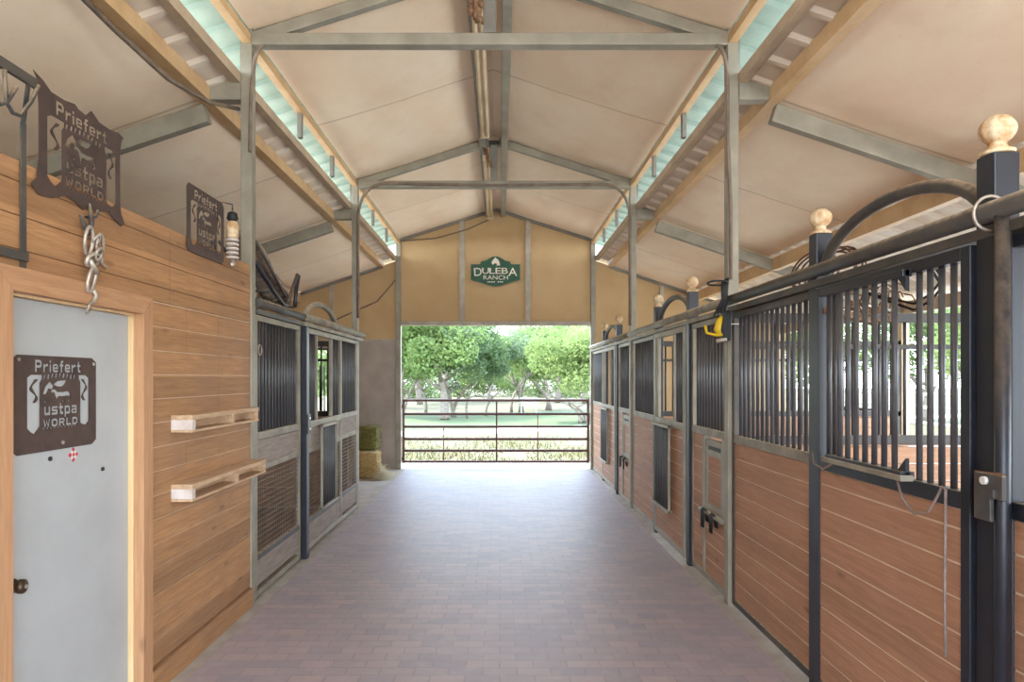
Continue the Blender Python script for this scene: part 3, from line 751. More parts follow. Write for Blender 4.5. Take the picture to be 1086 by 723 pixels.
MB().tube([(cxx, cyy, 2.86), (cxx, cyy, 2.90), (WX-.05, cyy, 2.92), (WX-.08, cyy, 2.56)], .006, 6).build('hanger', BLACKD, hc)
# wall rack top left
rk = thing('wall_rack', (WX, 2.3, 2.1), 'black metal folding rack bracket on the plank wall left of the ornate sign', 'rack')
MB().beam((WX+.008, 2.586, 2.14), (WX+.008, 2.586, 2.71), .006, .028, up=(0,1,0)).build('upright', BLACKD, rk)
MB().beam((WX+.015, 2.2, 2.185), (WX+.015, 2.60, 2.185), .012, .035).build('lower_bar', BLACKD, rk)
MB().beam((WX+.02, 2.05, 2.885), (WX+.02, 2.64, 2.885), .014, .04).build('upper_bar', BLACKD, rk)
b = MB(); b.tube([(WX+.03, 2.64, 2.88), (WX+.03, 2.60, 2.80), (WX+.03, 2.54, 2.72), (WX+.03, 2.50, 2.715), (WX+.03, 2.47, 2.74), (WX+.03, 2.52, 2.82)], .008, 7); b.build('hook', BLACKD, rk)
MB().tube([(WX+.03, 2.46, 2.86), (WX+.03, 2.47, 2.74), (WX+.03, 2.40, 2.70)], .008, 7).build('hook', BLACKD, rk)
MB().beam((WX+.008, 2.586, 2.71), (WX+.02, 2.60, 2.885), .006, .02, up=(0,1,0)).build('strut', BLACKD, rk)

# ------------------------------------------------------------------ stall fronts
BARS = {}
def bar_mesh(h, r, m):
    k = (round(h, 3), r, m.name)
    if k not in BARS:
        o = MB().tube([(0,0,0), (0,0,h)], r, 10).build('bar', m); me = o.data; bpy.data.objects.remove(o)
        # origin at the foot
        BARS[k] = me
    return BARS[k]
def put_bars(root, pts, z0, z1, r=.0125, m=BARM, name='bar'):
    me = bar_mesh(z1 - z0, r, m)
    for x, y in pts: link_mesh(name, me, (x, y, z0), root)
def spread(a, c, step=.083):
    n = max(1, round((c - a) / step)); return [a + (c - a) * (k + 1) / (n + 1) for k in range(n)] if n > 1 else [(a+c)/2]
ZT, ZM, ZB = 2.20, 1.29, .05          # top rail, mid rail, bottom rail
def rect_frame(b, x, y0, y1, z0, z1, w=.05, t=.05, mid=None, mw=.06):
    b.box(x-t/2, x+t/2, y0, y0+w, z0, z1); b.box(x-t/2, x+t/2, y1-w, y1, z0, z1)
    b.box(x-t/2, x+t/2, y0+w, y1-w, z1-w, z1); b.box(x-t/2, x+t/2, y0+w, y1-w, z0, z0+w)
    if mid: b.box(x-t/2, x+t/2, y0+w, y1-w, mid-mw, mid)
def plank_fill(root, x, y0, y1, z0, z1, sgn_, seed=0, name='planks', m=None, th=.036):
    b = MB(); boards(b, x, th, y0, y1, z0, z1, sgn_, pitch=.131, gap=.010, seed=seed); return b.build(name, m or [REDW, SEAM], root)
def drop_grille(root, x, y0, y1, z0, z1, sgn_, m, hang=True):
    """hinged feed window; hanging folded down, or closed and standing proud"""
    b = MB(); w = .022 if hang else .012
    if hang: b.box(x-.012, x+.012, y0, y0+w, z0, z1); b.box(x-.012, x+.012, y1-w, y1, z0, z1)
    b.box(x-.02, x+.02, y0, y1, z1-.03, z1); b.box(x-.03, x+.03, y0, y1, z0, z0+.025)
    g = b.build('drop_window', m, root, .003)
    LOC[g.name] = LOC[root.name]
    put_bars(g, [(x, y) for y in spread(y0+w, y1-w, .083)], z0+.02, z1-.02)
    return g
def stall_door(X, y0, y1, sgn_, label, opening, hang, mf, mesh=False, seed=0):
    r = thing('stall_door', (X, (y0+y1)/2, 0), label, 'stall door', 'stall doors')
    b = MB(); rect_frame(b, X, y0, y1, ZB, ZT-.005, .05, .05, ZM, .065)
    oy0, oy1 = opening
    if hang: b.box(X-.018, X+.018, oy0-.03, oy0, ZM, ZT-.05); b.box(X-.018, X+.018, oy1, oy1+.03, ZM, ZT-.05)
    b.build('frame', mf, r, .004)
    if mesh: mesh_fill(r, X, y0+.05, y1-.05, sgn_)
    else: plank_fill(r, X + sgn_*.018, y0+.05, y1-.05, ZB+.05, ZM-.065, sgn_, seed)
    ys = spread(y0+.05, oy0-.03) + spread(oy1+.03, y1-.05)
    if not hang: ys += [oy0-.03, oy1+.03]
    put_bars(r, [(X, y) for y in ys], ZM, ZT-.055)
    if hang: drop_grille(r, X + sgn_*.06, oy0-.02, oy1+.02, .38, 1.24, sgn_, mf)
    else:
        g = drop_grille(r, X + sgn_*.05, oy0-.03, oy1+.03, ZM+.01, ZT-.04, sgn_, mf, False)
        xx = X + sgn_*.05
        MB().box(xx-.035, xx+.02, oy0-.04, oy1+.06, ZM-.005, ZM+.02).build('ledge', RAILD, g, .003)
        for za, zb in ((ZT-.04, ZT-.13), (ZM+.01, ZM+.09)):
            b = MB(); b.prism_yz([(oy0-.03, za), (oy0-.03, zb), (oy0+.05, za)], xx-.008, xx+.008); b.build('gusset', mf, g)
    return r
def mesh_fill(root, X, y0, y1, sgn_):
    MB().box(X-.015, X+.015, y0, y1, 1.03, ZM-.065).build('wood_band', GREYW, root, .003)
    MB().box(X-.022, X+.022, y0, y1, .985, 1.03).build('mesh_top_rail', RAILD, root, .003)
    MB().box(X-.022, X+.022, y0, y1, .30, .345).build('mesh_bottom_rail', BLACKD, root, .003)
    MB().box(X-.015, X+.015, y0, y1, ZB+.05, .30).build('kick_board', GREYW, root, .003)
    b = MB(); n = round((y1-y0)/.045)
    for k in range(1, n): y = y0+(y1-y0)*k/n; b.box(X-.0025, X+.0025, y-.0025, y+.0025, .345, .985)
    for k in range(1, 15): z = .345+.64*k/15; b.box(X+sgn_*.002, X+sgn_*.008, y0, y1, z-.003, z+.003)
    b.build('wire_mesh', WIRE, root)
def stall_panel(X, y0, y1, sgn_, label, mf, mesh=False, feed=False, seed=0, mid_m=None):
    r = thing('stall_barrier', (X, (y0+y1)/2, 0), label, 'stall panel', 'fixed stall fronts')
    b = MB(); rect_frame(b, X, y0, y1, .02, ZT, .045, .045)
    b.build('frame', mf, r, .004)
    MB().box(X-.025, X+.025, y0+.045, y1-.045, ZM-.06, ZM).build('middle_rail', mid_m or mf, r, .004)
    if mesh: mesh_fill(r, X, y0+.045, y1-.045, sgn_)
    elif feed:
        fy0, fy1 = y0+.12, y0+.56; ft = ZM-.09; fb = .62
        plank_fill(r, X + sgn_*.016, fy1+.05, y1-.045, .065, ZM-.06, sgn_, seed)
        plank_fill(r, X + sgn_*.016, y0+.045, fy1, .065, fb-.04, sgn_, seed+1)
        MB().box(X-.03, X+.03, fy1, fy1+.05, .065, ZM-.06).build('stile', mf, r, .004)
        MB().box(X-.03, X+.03, y0+.045, fy0-.005, fb-.04, ZM-.06).build('stile', mf, r, .004)
        MB().tube([(X+sgn_*.045, y0+.05, fb-.02), (X+sgn_*.045, fy1+.05, fb-.02)], .022, 10).build('sill_pipe', mf, r)
        fd = MB(); rect_frame(fd, X, fy0, fy1-.005, fb, ft, .05, .04); fd.box(X-.02, X+.02, fy0+.05, fy1-.055, ft-.13, ft-.085)
        fdo = fd.build('feed_door', mf, r, .004); LOC[fdo.name] = LOC[r.name]
        plank_fill(fdo, X + sgn_*.012, fy0+.05, fy1-.055, fb+.05, ft-.13, sgn_, seed+2)
        MB().box(X-.01, X+.01, fy0+.05, fy1-.055, ft-.085, ft-.05).build('handle_slot', BLK, fdo)
        for yy in (fy0+.07, fy0+.11, fy0+.29, fy0+.33):
            b = MB(); b.tube([(X+sgn_*.04, yy, fb-.10), (X+sgn_*.06, yy, fb-.0), (X+sgn_*.072, yy, fb+.012), (X+sgn_*.085, yy, fb-.0), (X+sgn_*.085, yy, fb-.14)], .009, 7); b.build('hook', BLK, r)
    else: plank_fill(r, X + sgn_*.016, y0+.045, y1-.045, .065, ZM-.06, sgn_, seed)
    put_bars(r, [(X, y) for y in spread(y0+.045, y1-.045)], ZM, ZT-.045)
    return r
def finial_post(X, Y, label, top=2.50, foot=True):
    r = thing('stall_post', (X, Y, 0), label, 'post', 'black stall posts with ball finials')
    MB().box(X-.045, X+.045, Y-.045, Y+.045, 0, top).build('shaft', BLACK, r, .005)
    prof = [(.052, top), (.054, top+.012), (.036, top+.02), (.026, top+.036), (.030, top+.045)]
    for k in range(1, 12):
        a = PI*k/12; prof.append((.052*math.sin(a)+.003, top+.09-.052*math.cos(a)))
    MB().lathe(prof, X, Y, 32, mod=lambda t, a: 1 + (.05*math.cos(10*a) if t > .3 else 0)).build('finial', FINIAL, r)
    return r
def door_arch(X, y0, y1, z, h, m, label):
    b = MB(); pts = [(X, (y0+y1)/2 - (y1-y0)/2*math.cos(PI*k/24), z + h*math.sin(PI*k/24)) for k in range(25)]
    for p, q in zip(pts, pts[1:]): pass
    b.tube(pts, .028, 12)
    return tag(b.build('door_arch', m), label, 'arch', 'arches over the stall doors')
def top_rail(X, y0, y1, sgn_, m, label):
    r = thing('top_rail', (X, (y0+y1)/2, 2.205), label, 'rail', 'top rails of the stall fronts')
    MB().box(X-.03, X+.03, y0, y1, 2.205, 2.245).build('header', m, r, .004)
    MB().tube([(X+sgn_*.035, y0, 2.29), (X+sgn_*.035, y1, 2.29)], .036, 12).build('track', m, r)
    return r
RX = PR + .01
names = ('nearest', 'middle', 'farthest')
for i, Y0 in enumerate(BAYS):
    w = names[i]; s_ = -1
    mf = BLACK if i == 0 else GALV
    stall_panel(RX, Y0+.045, Y0+1.0, s_, ('red brown plank stall panel at the right edge, nearest the viewer', 'barred plank panel with a small feed door, beside the front right post', 'narrow barred plank panel with feed door in the farthest right stall')[i], mf, feed=i > 0, seed=10+i, mid_m=[BLACK, RAILD, RAILD][i])
    finial_post(RX, Y0+1.05, ('large black post with cream ball finial at the right edge, nearest of all', 'black post with ball finial at the near side of the middle right stall door', 'black post with ball finial at the near side of the farthest right stall door')[i])
    op = ((Y0+1.46, Y0+2.03), (Y0+1.52, Y0+2.15), (Y0+1.55, Y0+2.15))[i]
    dx = -.035
    stall_door(RX+dx, Y0+1.105, Y0+2.285, s_, ('black framed stall door with red brown planks, its barred window shut, nearest on the right', 'right hand stall door with its barred window folded down, in the middle stall', 'right hand stall door with its barred window folded down, nearest the gate')[i], op, i > 0, mf, seed=20+i)
    finial_post(RX, Y0+2.34, ('black post with cream ball finial beyond the nearest right stall door', 'black post with ball finial at the far side of the middle right stall door', 'black post with ball finial nearest the gate')[i])
    stall_panel(RX, Y0+2.39, Y0+3.665, s_, ('wide barred plank panel between the nearest right door and the front right post', 'barred plank panel past the middle right stall door', 'barred plank panel beside the far right jamb, last before the gate')[i], [BLACKD, GALV, GALV][i], seed=30+i, mid_m=RAILD)
    door_arch(RX, Y0+1.09, Y0+2.30, 2.27, .255, BLACKD, 'black steel arch over the %s right hand stall door' % w)
    top_rail(RX-.02, Y0, Y0+3.7, s_, [BLACKD, RAILD, RAILD][i], ('dusty black top rail and door track of the nearest right stall', 'pale dusty top rail of the middle right stall', 'pale dusty top rail of the farthest right stall')[i])
# latch, hinge pole and ring on the nearest post
lt = thing('gate_latch', (RX-.09, 2.250, 1.22), 'rusty edged black latch plate with white bolt on the nearest right post', 'latch')
b = MB(); b.prism_yz([(2.190, 1.385), (2.320, 1.385), (2.320, 1.22), (2.245, 1.22), (2.245, 1.30), (2.230, 1.30), (2.230, 1.335), (2.215, 1.335), (2.215, 1.30), (2.190, 1.30)], RX-.098, RX-.082); b.build('plate', BLACKD, lt, .004)
MB().box(RX-.085, RX-.044, 2.296, 2.316, 1.24, 1.37).build('bracket', BLACKD, lt, .003)
MB().tube([(RX-.110, 2.265, 1.36), (RX-.096, 2.265, 1.36)], .014, 12).build('bolt', WHT, lt)
MB().tube([(RX-.090, 2.324, 1.22), (RX-.090, 2.324, 1.385), (RX-.090, 2.190, 1.389)], .004, 6).build('rust_edge', RUST, lt)
tag(MB().tube([(RX-.055, 2.245, .02), (RX-.055, 2.245, 2.30)], .024, 14).build('hinge_pole', BLACK), 'round black hinge pole beside the nearest right post', 'pole')
b = MB(); b.tube([(RX-.055 + .052*math.cos(a), 2.30 - .03*math.cos(a)*.3, 2.285 + .06*math.sin(a)) for a in [2*PI*k/20 for k in range(20)]], .006, 6, closed=True)
tag(b.build('wire_ring', SILVER), 'thin wire ring hanging round the nearest black top rail', 'ring')
# lead rope on the nearest door
b = MB(); xr = RX-.075
b.tube([(xr-.01, 2.80, 1.30), (xr-.02, 2.74, 1.21), (xr-.02, 2.66, 1.165), (xr-.02, 2.57, 1.19), (xr-.015, 2.525, 1.26), (xr-.01, 2.505, 1.30), (xr-.008, 2.49, 1.29), (xr-.008, 2.492, 1.1), (xr-.008, 2.495, .85), (xr-.008, 2.49, .66)], .0055, 7)
tag(b.build('lead_rope', ROPE), 'thin grey rope draped on the nearest stall door and hanging straight down', 'rope')
b = MB(); b.tube([(RX-.075, 3.57, 1.32), (RX-.09, 3.52, 1.255), (RX-.09, 3.42, 1.24), (RX-.08, 3.35, 1.275), (RX-.075, 3.32, 1.31)], .005, 7)
tag(b.build('rope', ROPE), 'short grey cord looped along the mid rail, left end of nearest door', 'rope')
# hair-thin things kept whole: coil of wire on the rail
b = MB()
for k in range(7):
    rr = .24 + RND.uniform(-.03, .03); cyk = 4.05 + RND.uniform(-.06, .06)
    b.tube([(RX+.14+.03*k, cyk + rr*math.cos(a)*1.2, 2.30 + .06 + rr*.5*(math.sin(a))) for a in [2*PI*j/24 for j in range(24)]], .006, 5, closed=True)
tag(b.build('wire_coil', RUST), 'loose coil of rusty wire standing behind the rail, left of the nearest arch', 'wire')
# clutter hung inside the nearest stall
b = MB()
for k in range(90):
    x, y, z = RX+.35+RND.uniform(-.12,.12), 3.78+RND.uniform(-.2,.2), 2.12+RND.uniform(-.06,.16)
    d = Vector((RND.uniform(-1,1), RND.uniform(-1,1), RND.uniform(-.7,.7))).normalized()*RND.uniform(.04,.09)
    b.tube([(x,y,z), (x+d.x, y+d.y, z+d.z), (x+d.x*1.7, y+d.y*1.5, z+d.z*1.2-.03)], .004, 5)
b.beam((RX-.02, 3.5, 2.07), (RX+.5, 4.0, 2.05), .05, .03)
tag(b.build('twig_nest', TWINE), 'untidy brown twig nest behind the bars of the nearest stall', 'nest')
b = MB()
for k in range(2): b.tube([(RX-.02, 2.66, 2.17-.03*k), (RX+.10, 2.78, 2.13-.035*k), (RX+.16, 2.95, 2.085-.03*k), (RX+.18, 3.1, 2.06-.03*k), (RX+.02, 3.2, 2.12)], .006, 6)
tag(b.build('black_cable', BLK), 'loose black cables looped behind the bars, under the nearest arch', 'cable')
# bundle strapped to the front right post
q = thing('strapped_tool', (PR-.06, 4.9, 2.1), 'black case with yellow handle and hoop strapped to the front right post', 'tool')
tx, ty = PR-.05, 4.93
MB().box(tx-.055, tx+.005, ty-.06, ty-.01, 1.99, 2.21).build('case', BLK, q, .008)
b = MB(); b.tube([(tx-.09-.075*math.cos(a), ty-.04-.05*math.sin(a), 2.415+.01*math.sin(a)) for a in [2*PI*k/22 for k in range(22)]], .007, 6, closed=True); b.build('hoop', BLK, q)
b = MB()
for k in range(4): b.tube([(tx-.02-.012*k, ty-.045, 2.45-.01*k), (tx-.035-.008*k, ty-.06, 2.36), (tx-.03-.01*k, ty-.055, 2.29), (tx-.05-.025*k, ty-.06, 2.2-.01*k)], [.012, .014, .01, .008], 6)
b.build('strap', BLK, q)
b = MB(); b.tube([(tx-.06, ty-.04, 2.17), (tx-.085, ty-.06, 2.13), (tx-.10, ty-.06, 2.07), (tx-.08, ty-.05, 2.03)], [.01, .022, .026, .016], 9); b.tube([(tx-.06, ty-.05, 2.03), (tx-.12, ty-.06, 2.03), (tx-.175, ty-.05, 2.045), (tx-.185, ty-.05, 2.10)], .011, 7); b.build('handle', YEL, q)
MB().tube([(tx-.10, ty-.05, 1.985), (tx-.03, ty-.05, 2.0)], .016, 9).build('lens', SILVER, q)
MB().tube([(tx+.0, ty-.05, 2.11), (tx+.10, ty-.055, 2.112)], .006, 6).build('cable_tie', WHT, q)

# left stall front
LX = PL + .015
stall_panel(LX, 5.05, 6.20, 1, 'left stall panel of dark bars over wire mesh, beside the plank wall', GALV, mesh=True, mid_m=RAILD)
pst = thing('stall_post', (LX+.03, 6.27, 0), 'plain black post between the left stall panel and its door', 'post', 'black stall posts')
MB().box(LX-.01, LX+.07, 6.225, 6.305, 0, 2.20).build('shaft', BLACK, pst, .005)
MB().box(LX+.07, LX+.085, 6.215, 6.315, 1.18, 1.37).build('latch_plate', BLACK, pst, .004)
for zz in (1.23, 1.33): MB().tube([(LX+.085, 6.265, zz), (LX+.095, 6.265, zz)], .012, 10).build('bolt', WHT, pst)
stall_door(LX+.02, 6.33, 7.72, 1, 'left stall door of bars over mesh, its barred window folded down', (6.72, 7.28), True, GALV, mesh=True)
stall_panel(LX, 7.76, 8.66, 1, 'left stall panel of bars over mesh past the door, beside the hay bay', GALV, mesh=True, mid_m=RAILD)
t = top_rail(LX+.02, 6.22, 8.92, 1, RAILD, 'cream topped rail over the left stall door')
t = top_rail(LX+.0, 5.05, 6.21, 1, BLACKD, 'dusty dark rail along the top of the left stall panel, under the saddle rack')
door_arch(LX-.02, 6.45, 7.70, 2.27, .22, RAILD, 'pale arch over the left hand stall door')
tag(MB().tube([(LX+.03+.0*math.sin(a), 5.12+.035*math.cos(a), 1.93+.04*math.sin(a)) for a in [2*PI*k/16 for k in range(16)]], .005, 6, closed=True).build('tie_ring', SILVER), 'small tie ring on the left stall frame beside the steel post', 'ring')
# saddle rack and blanket on top of the left stall
sr = thing('saddle_rack', (LX, 5.7, 2.33), 'folded black metal saddle rack lying on top of the left stall front', 'rack')
for dx in (.02, -.26):
    b = MB(); b.tube([(LX+dx, 5.06, 2.60), (LX+dx, 5.45, 2.43), (LX+dx, 5.72, 2.345), (LX+dx, 5.80, 2.35), (LX+dx, 6.10, 2.665), (LX+dx, 6.14, 2.66), (LX+dx, 6.06, 2.50), (LX+dx, 6.02, 2.36)], .017, 8); b.build('side_tube', BLACK, sr)
    b = MB(); b.tube([(LX+dx, 5.06, 2.76), (LX+dx, 5.40, 2.60), (LX+dx, 5.78, 2.42)], .012, 8); b.build('side_tube', BLACKD, sr)
for y, z in ((5.06, 2.60), (5.45, 2.43), (5.78, 2.35), (6.02, 2.362)):
    MB().tube([(LX-.26, y, z), (LX+.02, y, z)], .013, 8).build('cross_tube', BLACKD, sr)
b = MB(); n1, n2 = 22, 8; vs = []
for i in range(n1+1):
    t_ = i/n1; y = 5.10 + .88*t_
    for j in range(n2+1):
        s2 = j/n2; x = LX+.01-.24*s2
        z = 2.73 - .33*t_ + .03*math.sin(9*t_+3*s2) + .02*math.sin(17*s2+t_*5) + .06*math.sin(PI*s2)
        vs.append((x, y, z))
for lift in (0, .035): b.add([(x, y, z+lift) for x, y, z in vs], [(i*(n2+1)+j, i*(n2+1)+j+1, (i+1)*(n2+1)+j+1, (i+1)*(n2+1)+j) for i in range(n1) for j in range(n2)], 0, True)
e = (n1+1)*(n2+1)
rim = [j for j in range(n2+1)] + [i*(n2+1)+n2 for i in range(1, n1+1)] + [n1*(n2+1)+j for j in range(n2-1, -1, -1)] + [i*(n2+1) for i in range(n1-1, 0, -1)]
b.f += [(a, c, c+e, a+e) for a, c in zip(rim, rim[1:]+rim[:1])]; b.m += [0]*len(rim); b.sm += [False]*len(rim)
tag(b.build('blanket', BLANK), 'crumpled faded brown blanket lying on the saddle rack', 'blanket')

# stall partitions (across)
def partition(Y, x0, x1, label, sd):
    r = thing('stall_partition', ((x0+x1)/2, Y, 0), label, 'partition', 'partitions between stalls')
    b = MB()
    for xx in (x0, x1-.06): b.box(xx, xx+.06, Y-.03, Y+.03, 0, 2.2)
    b.box(x0, x1, Y-.03, Y+.03, 2.13, 2.2); b.box(x0, x1, Y-.03, Y+.03, 1.21, 1.28); b.box(x0, x1, Y-.015, Y+.015, 1.93, 1.965)
    b.build('frame', BLACKD, r, .004)
    b = MB(); z = .02
    while z < 1.2: b.box(x0+.06, x1-.06, Y-.02, Y+.02, z, min(1.21, z+.124)); z += .131
    b.build('planks', REDX, r)
    put_bars(r, [(x, Y) for x in spread(x0+.06, x1-.06, .1)], 1.28, 2.13)
partition(5.0, PR+.08, XC+SIDE-.1, 'barred partition between the nearest and middle right stalls', 1)
partition(8.71, PR+.08, XC+SIDE-.1, 'barred partition between the middle and farthest right stalls', 1)
partition(8.71, XC-SIDE+.02, PL-.1, 'barred partition behind the left stall, before the hay bay', -1)
# outer right side: low plank walls, posts, open doorways
ox = XC + SIDE - .05
for y, lab in ((1.29, 'nearest of the outer right stall posts'), (5.0, 'outer right stall post at the end of the first partition'), (6.75, 'outer right stall post beside the open doorway'), (8.71, 'cream outer post at the end of the second partition'), (10.4, 'outer right post of the farthest stall')):
    tag(MB().box(ox-.05, ox+.05, y-.05, y+.05, 0, zlow(SIDE)-.1).build('outer_post', CREAM if y == 8.71 else GALVD, None, .006), lab, 'post', 'outer posts')
for y0, y1, lab in ((1.34, 3.2, 'low plank wall on the outside of the nearest right stall'), (5.05, 6.70, 'low plank wall on the outside of the middle right stall'), (8.76, 10.35, 'low plank wall on the outside of the farthest right stall')):
    r = thing('outer_stall_wall', (ox, (y0+y1)/2, 0), lab, 'wall', 'outer stall walls')
    plank_fill(r, ox-.02, y0, y1, .02, 1.22, -1, 50)
    MB().box(ox-.05, ox+.04, y0, y1, 1.22, 1.28).build('cap_rail', BLACKD, r, .004)

# ------------------------------------------------------------------ gate
g = thing('field_gate', (0, YB+.10, .1), 'rust brown six rail tubular gate closing the far opening', 'gate')
gx0, gx1, gy = PL+.075, PR-.075, YB+.12
GZ = (.125, .335, .555, .79, 1.03, 1.29)
for z in GZ: MB().tube([(gx0, gy, z), (gx1, gy, z)], .026, 10).build('rail', RUSTG, g)
for x in (gx0, gx1): MB().tube([(x, gy, .10), (x, gy, 1.315)], .028, 10).build('end_post', RUSTG, g)
MB().tube([(-.06, gy-.03, .11), (-.06, gy-.03, 1.30)], .017, 8).build('brace', RUSTG, g)
for z in (.18, 1.18): MB().box(gx0-.06, gx0+.02, gy-.03, gy+.03, z-.03, z+.03).build('hinge', RUST, g, .004)
MB().tube([(gx1-.02, gy-.03, 1.10), (gx1+.03, gy-.04, 1.02), (gx1+.01, gy-.04, .85), (gx1-.005, gy-.035, .78)], .009, 6).build('chain', RUST, g)
# field stakes, bench
for x, y, z, lab in ((-1.22, 14.35, .66, 'thin metal stake in the dry grass on the left'), (.83, 14.4, .93, 'thin metal stake in the dry grass on the right')):
    tag(MB().tube([(x, y, -.13), (x, y, z), (x-.03 if x < 0 else x-.10, y, z+.02)], .014, 6).build('stake', RUST), lab, 'stake', 'stakes in the grass')
bn = thing('bench', (1.35, 33, -.1), 'pale weathered bench under the far trees', 'bench')
MB().box(1.0, 1.9, 32.8, 33.15, .33, .38).build('seat', BENCH, bn); MB().box(1.0, 1.9, 33.15, 33.2, .45, .75).build('backrest', BENCH, bn)
for x in (1.05, 1.8):
    for y in (32.85, 33.12): MB().box(x, x+.06, y, y+.06, -.13, .33 if y < 33 else .75).build('leg', BENCH, bn)
# pipe fence of the side paddock
fn = thing('pipe_fence', (12, 12, -.1), 'pale pipe rail fence of the paddock beyond the right stalls', 'fence')
for z in (.35, .7, 1.05, 1.35): MB().tube([(9.5, 4, z), (9.7, 26, z)], .035, 8).build('rail', GALV, fn)
for k in range(8): MB().tube([(9.5+.03*k, 4+3.1*k, -.2), (9.5+.03*k, 4+3.1*k, 1.42)], .045, 8).build('fence_post', GALV, fn)

# ------------------------------------------------------------------ hay
def bale(name, x0, x1, y0, y1, z0, z1, m, label, seed):
    r = random.Random(seed); root = thing(name, ((x0+x1)/2, (y0+y1)/2, z0), label, 'hay bale', 'hay bales')
    b = MB(); n = 14
    def pt(u, v, w):
        x, y, z = x0+(x1-x0)*u, y0+(y1-y0)*v, z0+(z1-z0)*w
        # rounded corners
        e = .025
        return Vector((x, y, z))
    idx = {}
    vs = []
    def gv(i, j, k):
        if (i, j, k) not in idx:
            p = pt(i/n, j/n, k/n)
            edge = sum(1 for q in (i, j, k) if q in (0, n))
            c = pt(.5, .5, .5)
            if edge >= 2: p = p + (c - p).normalized()*.03
            p += Vector((r.uniform(-1,1), r.uniform(-1,1), r.uniform(-1,1) if k else 0))*.012
            idx[(i, j, k)] = len(vs); vs.append(p)
        return idx[(i, j, k)]
    fs = []
    for a in range(n):
        for c in range(n):
            for e in (0, n):
                fs.append((gv(e,a,c), gv(e,a+1,c), gv(e,a+1,c+1), gv(e,a,c+1)))
                fs.append((gv(a,e,c), gv(a+1,e,c), gv(a+1,e,c+1), gv(a,e,c+1)))
                fs.append((gv(a,c,e), gv(a+1,c,e), gv(a+1,c+1,e), gv(a,c+1,e)))
    b.add(vs, fs); b.build('packed_hay', m, root)
    b = MB()
    for k in range(700):
        fidx = r.choice((0, 0, 1, 1, 2)); p = [r.uniform(.02,.98) for _ in range(3)]
        p[(0, 1, 2)[fidx]] = 1 if fidx in (0, 2) else 0
        q = pt(*p); d = Vector((r.uniform(-1,1), r.uniform(-1,1), r.uniform(-1,1)))
        nrm = [Vector((1,0,0)), Vector((0,-1,0)), Vector((0,0,1))][fidx]
        d = (d + nrm*.5).normalized()*r.uniform(.03,.08); s2 = Vector((r.uniform(-1,1), r.uniform(-1,1), r.uniform(-1,1))).normalized()*.003
        b.add([q-s2, q+s2, q+d], [(0,1,2)])
    st_ = b.build('stray_stalks', m, root); stuff(st_)
    b = MB()
    for t in (.3, .7):
        yy = y0+(y1-y0)*t if (y1-y0) > (x1-x0) else None
        if yy is not None: b.tube([(x0-.01, yy, z0+.02), (x1+.01, yy, z0+.02), (x1+.01, yy, z1+.008), (x0-.01, yy, z1+.008)], .004, 5, closed=True)
        else:
            xx = x0+(x1-x0)*t; b.tube([(xx, y0-.01, z0+.02), (xx, y1+.01, z0+.02), (xx, y1+.01, z1+.008), (xx, y0-.01, z1+.008)], .004, 5, closed=True)
    b.build('baling_twine', ROPE, root)
bale('hay_bale', -3.0, -2.10, 11.25, 11.75, .002, .44, HAYY, 'yellow hay bale on the concrete, lower of the two by the far wall', 3)
bale('hay_bale', -3.05, -2.16, 11.5, 11.98, .452, .86, HAYG, 'green hay bale stacked on top of the yellow one', 4)
b = MB()
for k in range(2200):
    x = -2.12 + abs(RND.gauss(0, .13)); y = RND.uniform(11.0, 11.9); h = max(.003, .30*math.exp(-((x+2.1)/.14)**2) * (.6+.4*math.sin(y*9)))
    z = RND.uniform(.003, h + .004); a = RND.uniform(0, 2*PI); l = RND.uniform(.05, .12)
    b.add([(x-.004*math.sin(a), y+.004*math.cos(a), z), (x+.004*math.sin(a), y-.004*math.cos(a), z), (x+l*math.cos(a), y+l*math.sin(a), z+RND.uniform(0, .02))], [(0,1,2)])
for k in range(250):
    x = RND.uniform(-3.2, -1.95); y = RND.uniform(10.7, 12.3); a = RND.uniform(0, 2*PI); l = RND.uniform(.04, .1)
    b.add([(x-.003*math.sin(a), y+.003*math.cos(a), .004), (x+.003*math.sin(a), y-.003*math.cos(a), .004), (x+l*math.cos(a), y+l*math.sin(a), .006)], [(0,1,2)])
o = stuff(b.build('loose_hay', STRAW)); tag(o, 'pale loose hay spilled on the concrete beside the bales', 'hay')

# ------------------------------------------------------------------ trees
def foliage_mesh(seed, rx, rz, m, n=7500, q=.095):
    r = random.Random(seed); b = MB(); blobs = []
    for k in range(15):
        a = r.uniform(0, 2*PI); d = r.uniform(.1, .8)*rx
        blobs.append((d*math.cos(a), d*math.sin(a), r.uniform(.1, .85)*rz, r.uniform(.28, .48)*rx))
    for i in range(n):
        cx, cy, cz, br = r.choice(blobs)
        v = Vector((r.gauss(0,1), r.gauss(0,1), r.gauss(0,1))).normalized()*br*(r.random()**.3)
        p = Vector((cx, cy, cz)) + Vector((v.x, v.y, v.z*.75))
        u = Vector((r.gauss(0,1), r.gauss(0,1), r.gauss(0,.7))).normalized(); w = u.orthogonal().normalized()
        s1, s2 = q*r.uniform(.6, 1.3), q*r.uniform(.35, .7)
        b.add([p-u*s1, p+w*s2, p+u*s1, p-w*s2], [(0,1,2,3)])
    o = b.build('foliage', m); me = o.data; bpy.data.objects.remove(o); return me
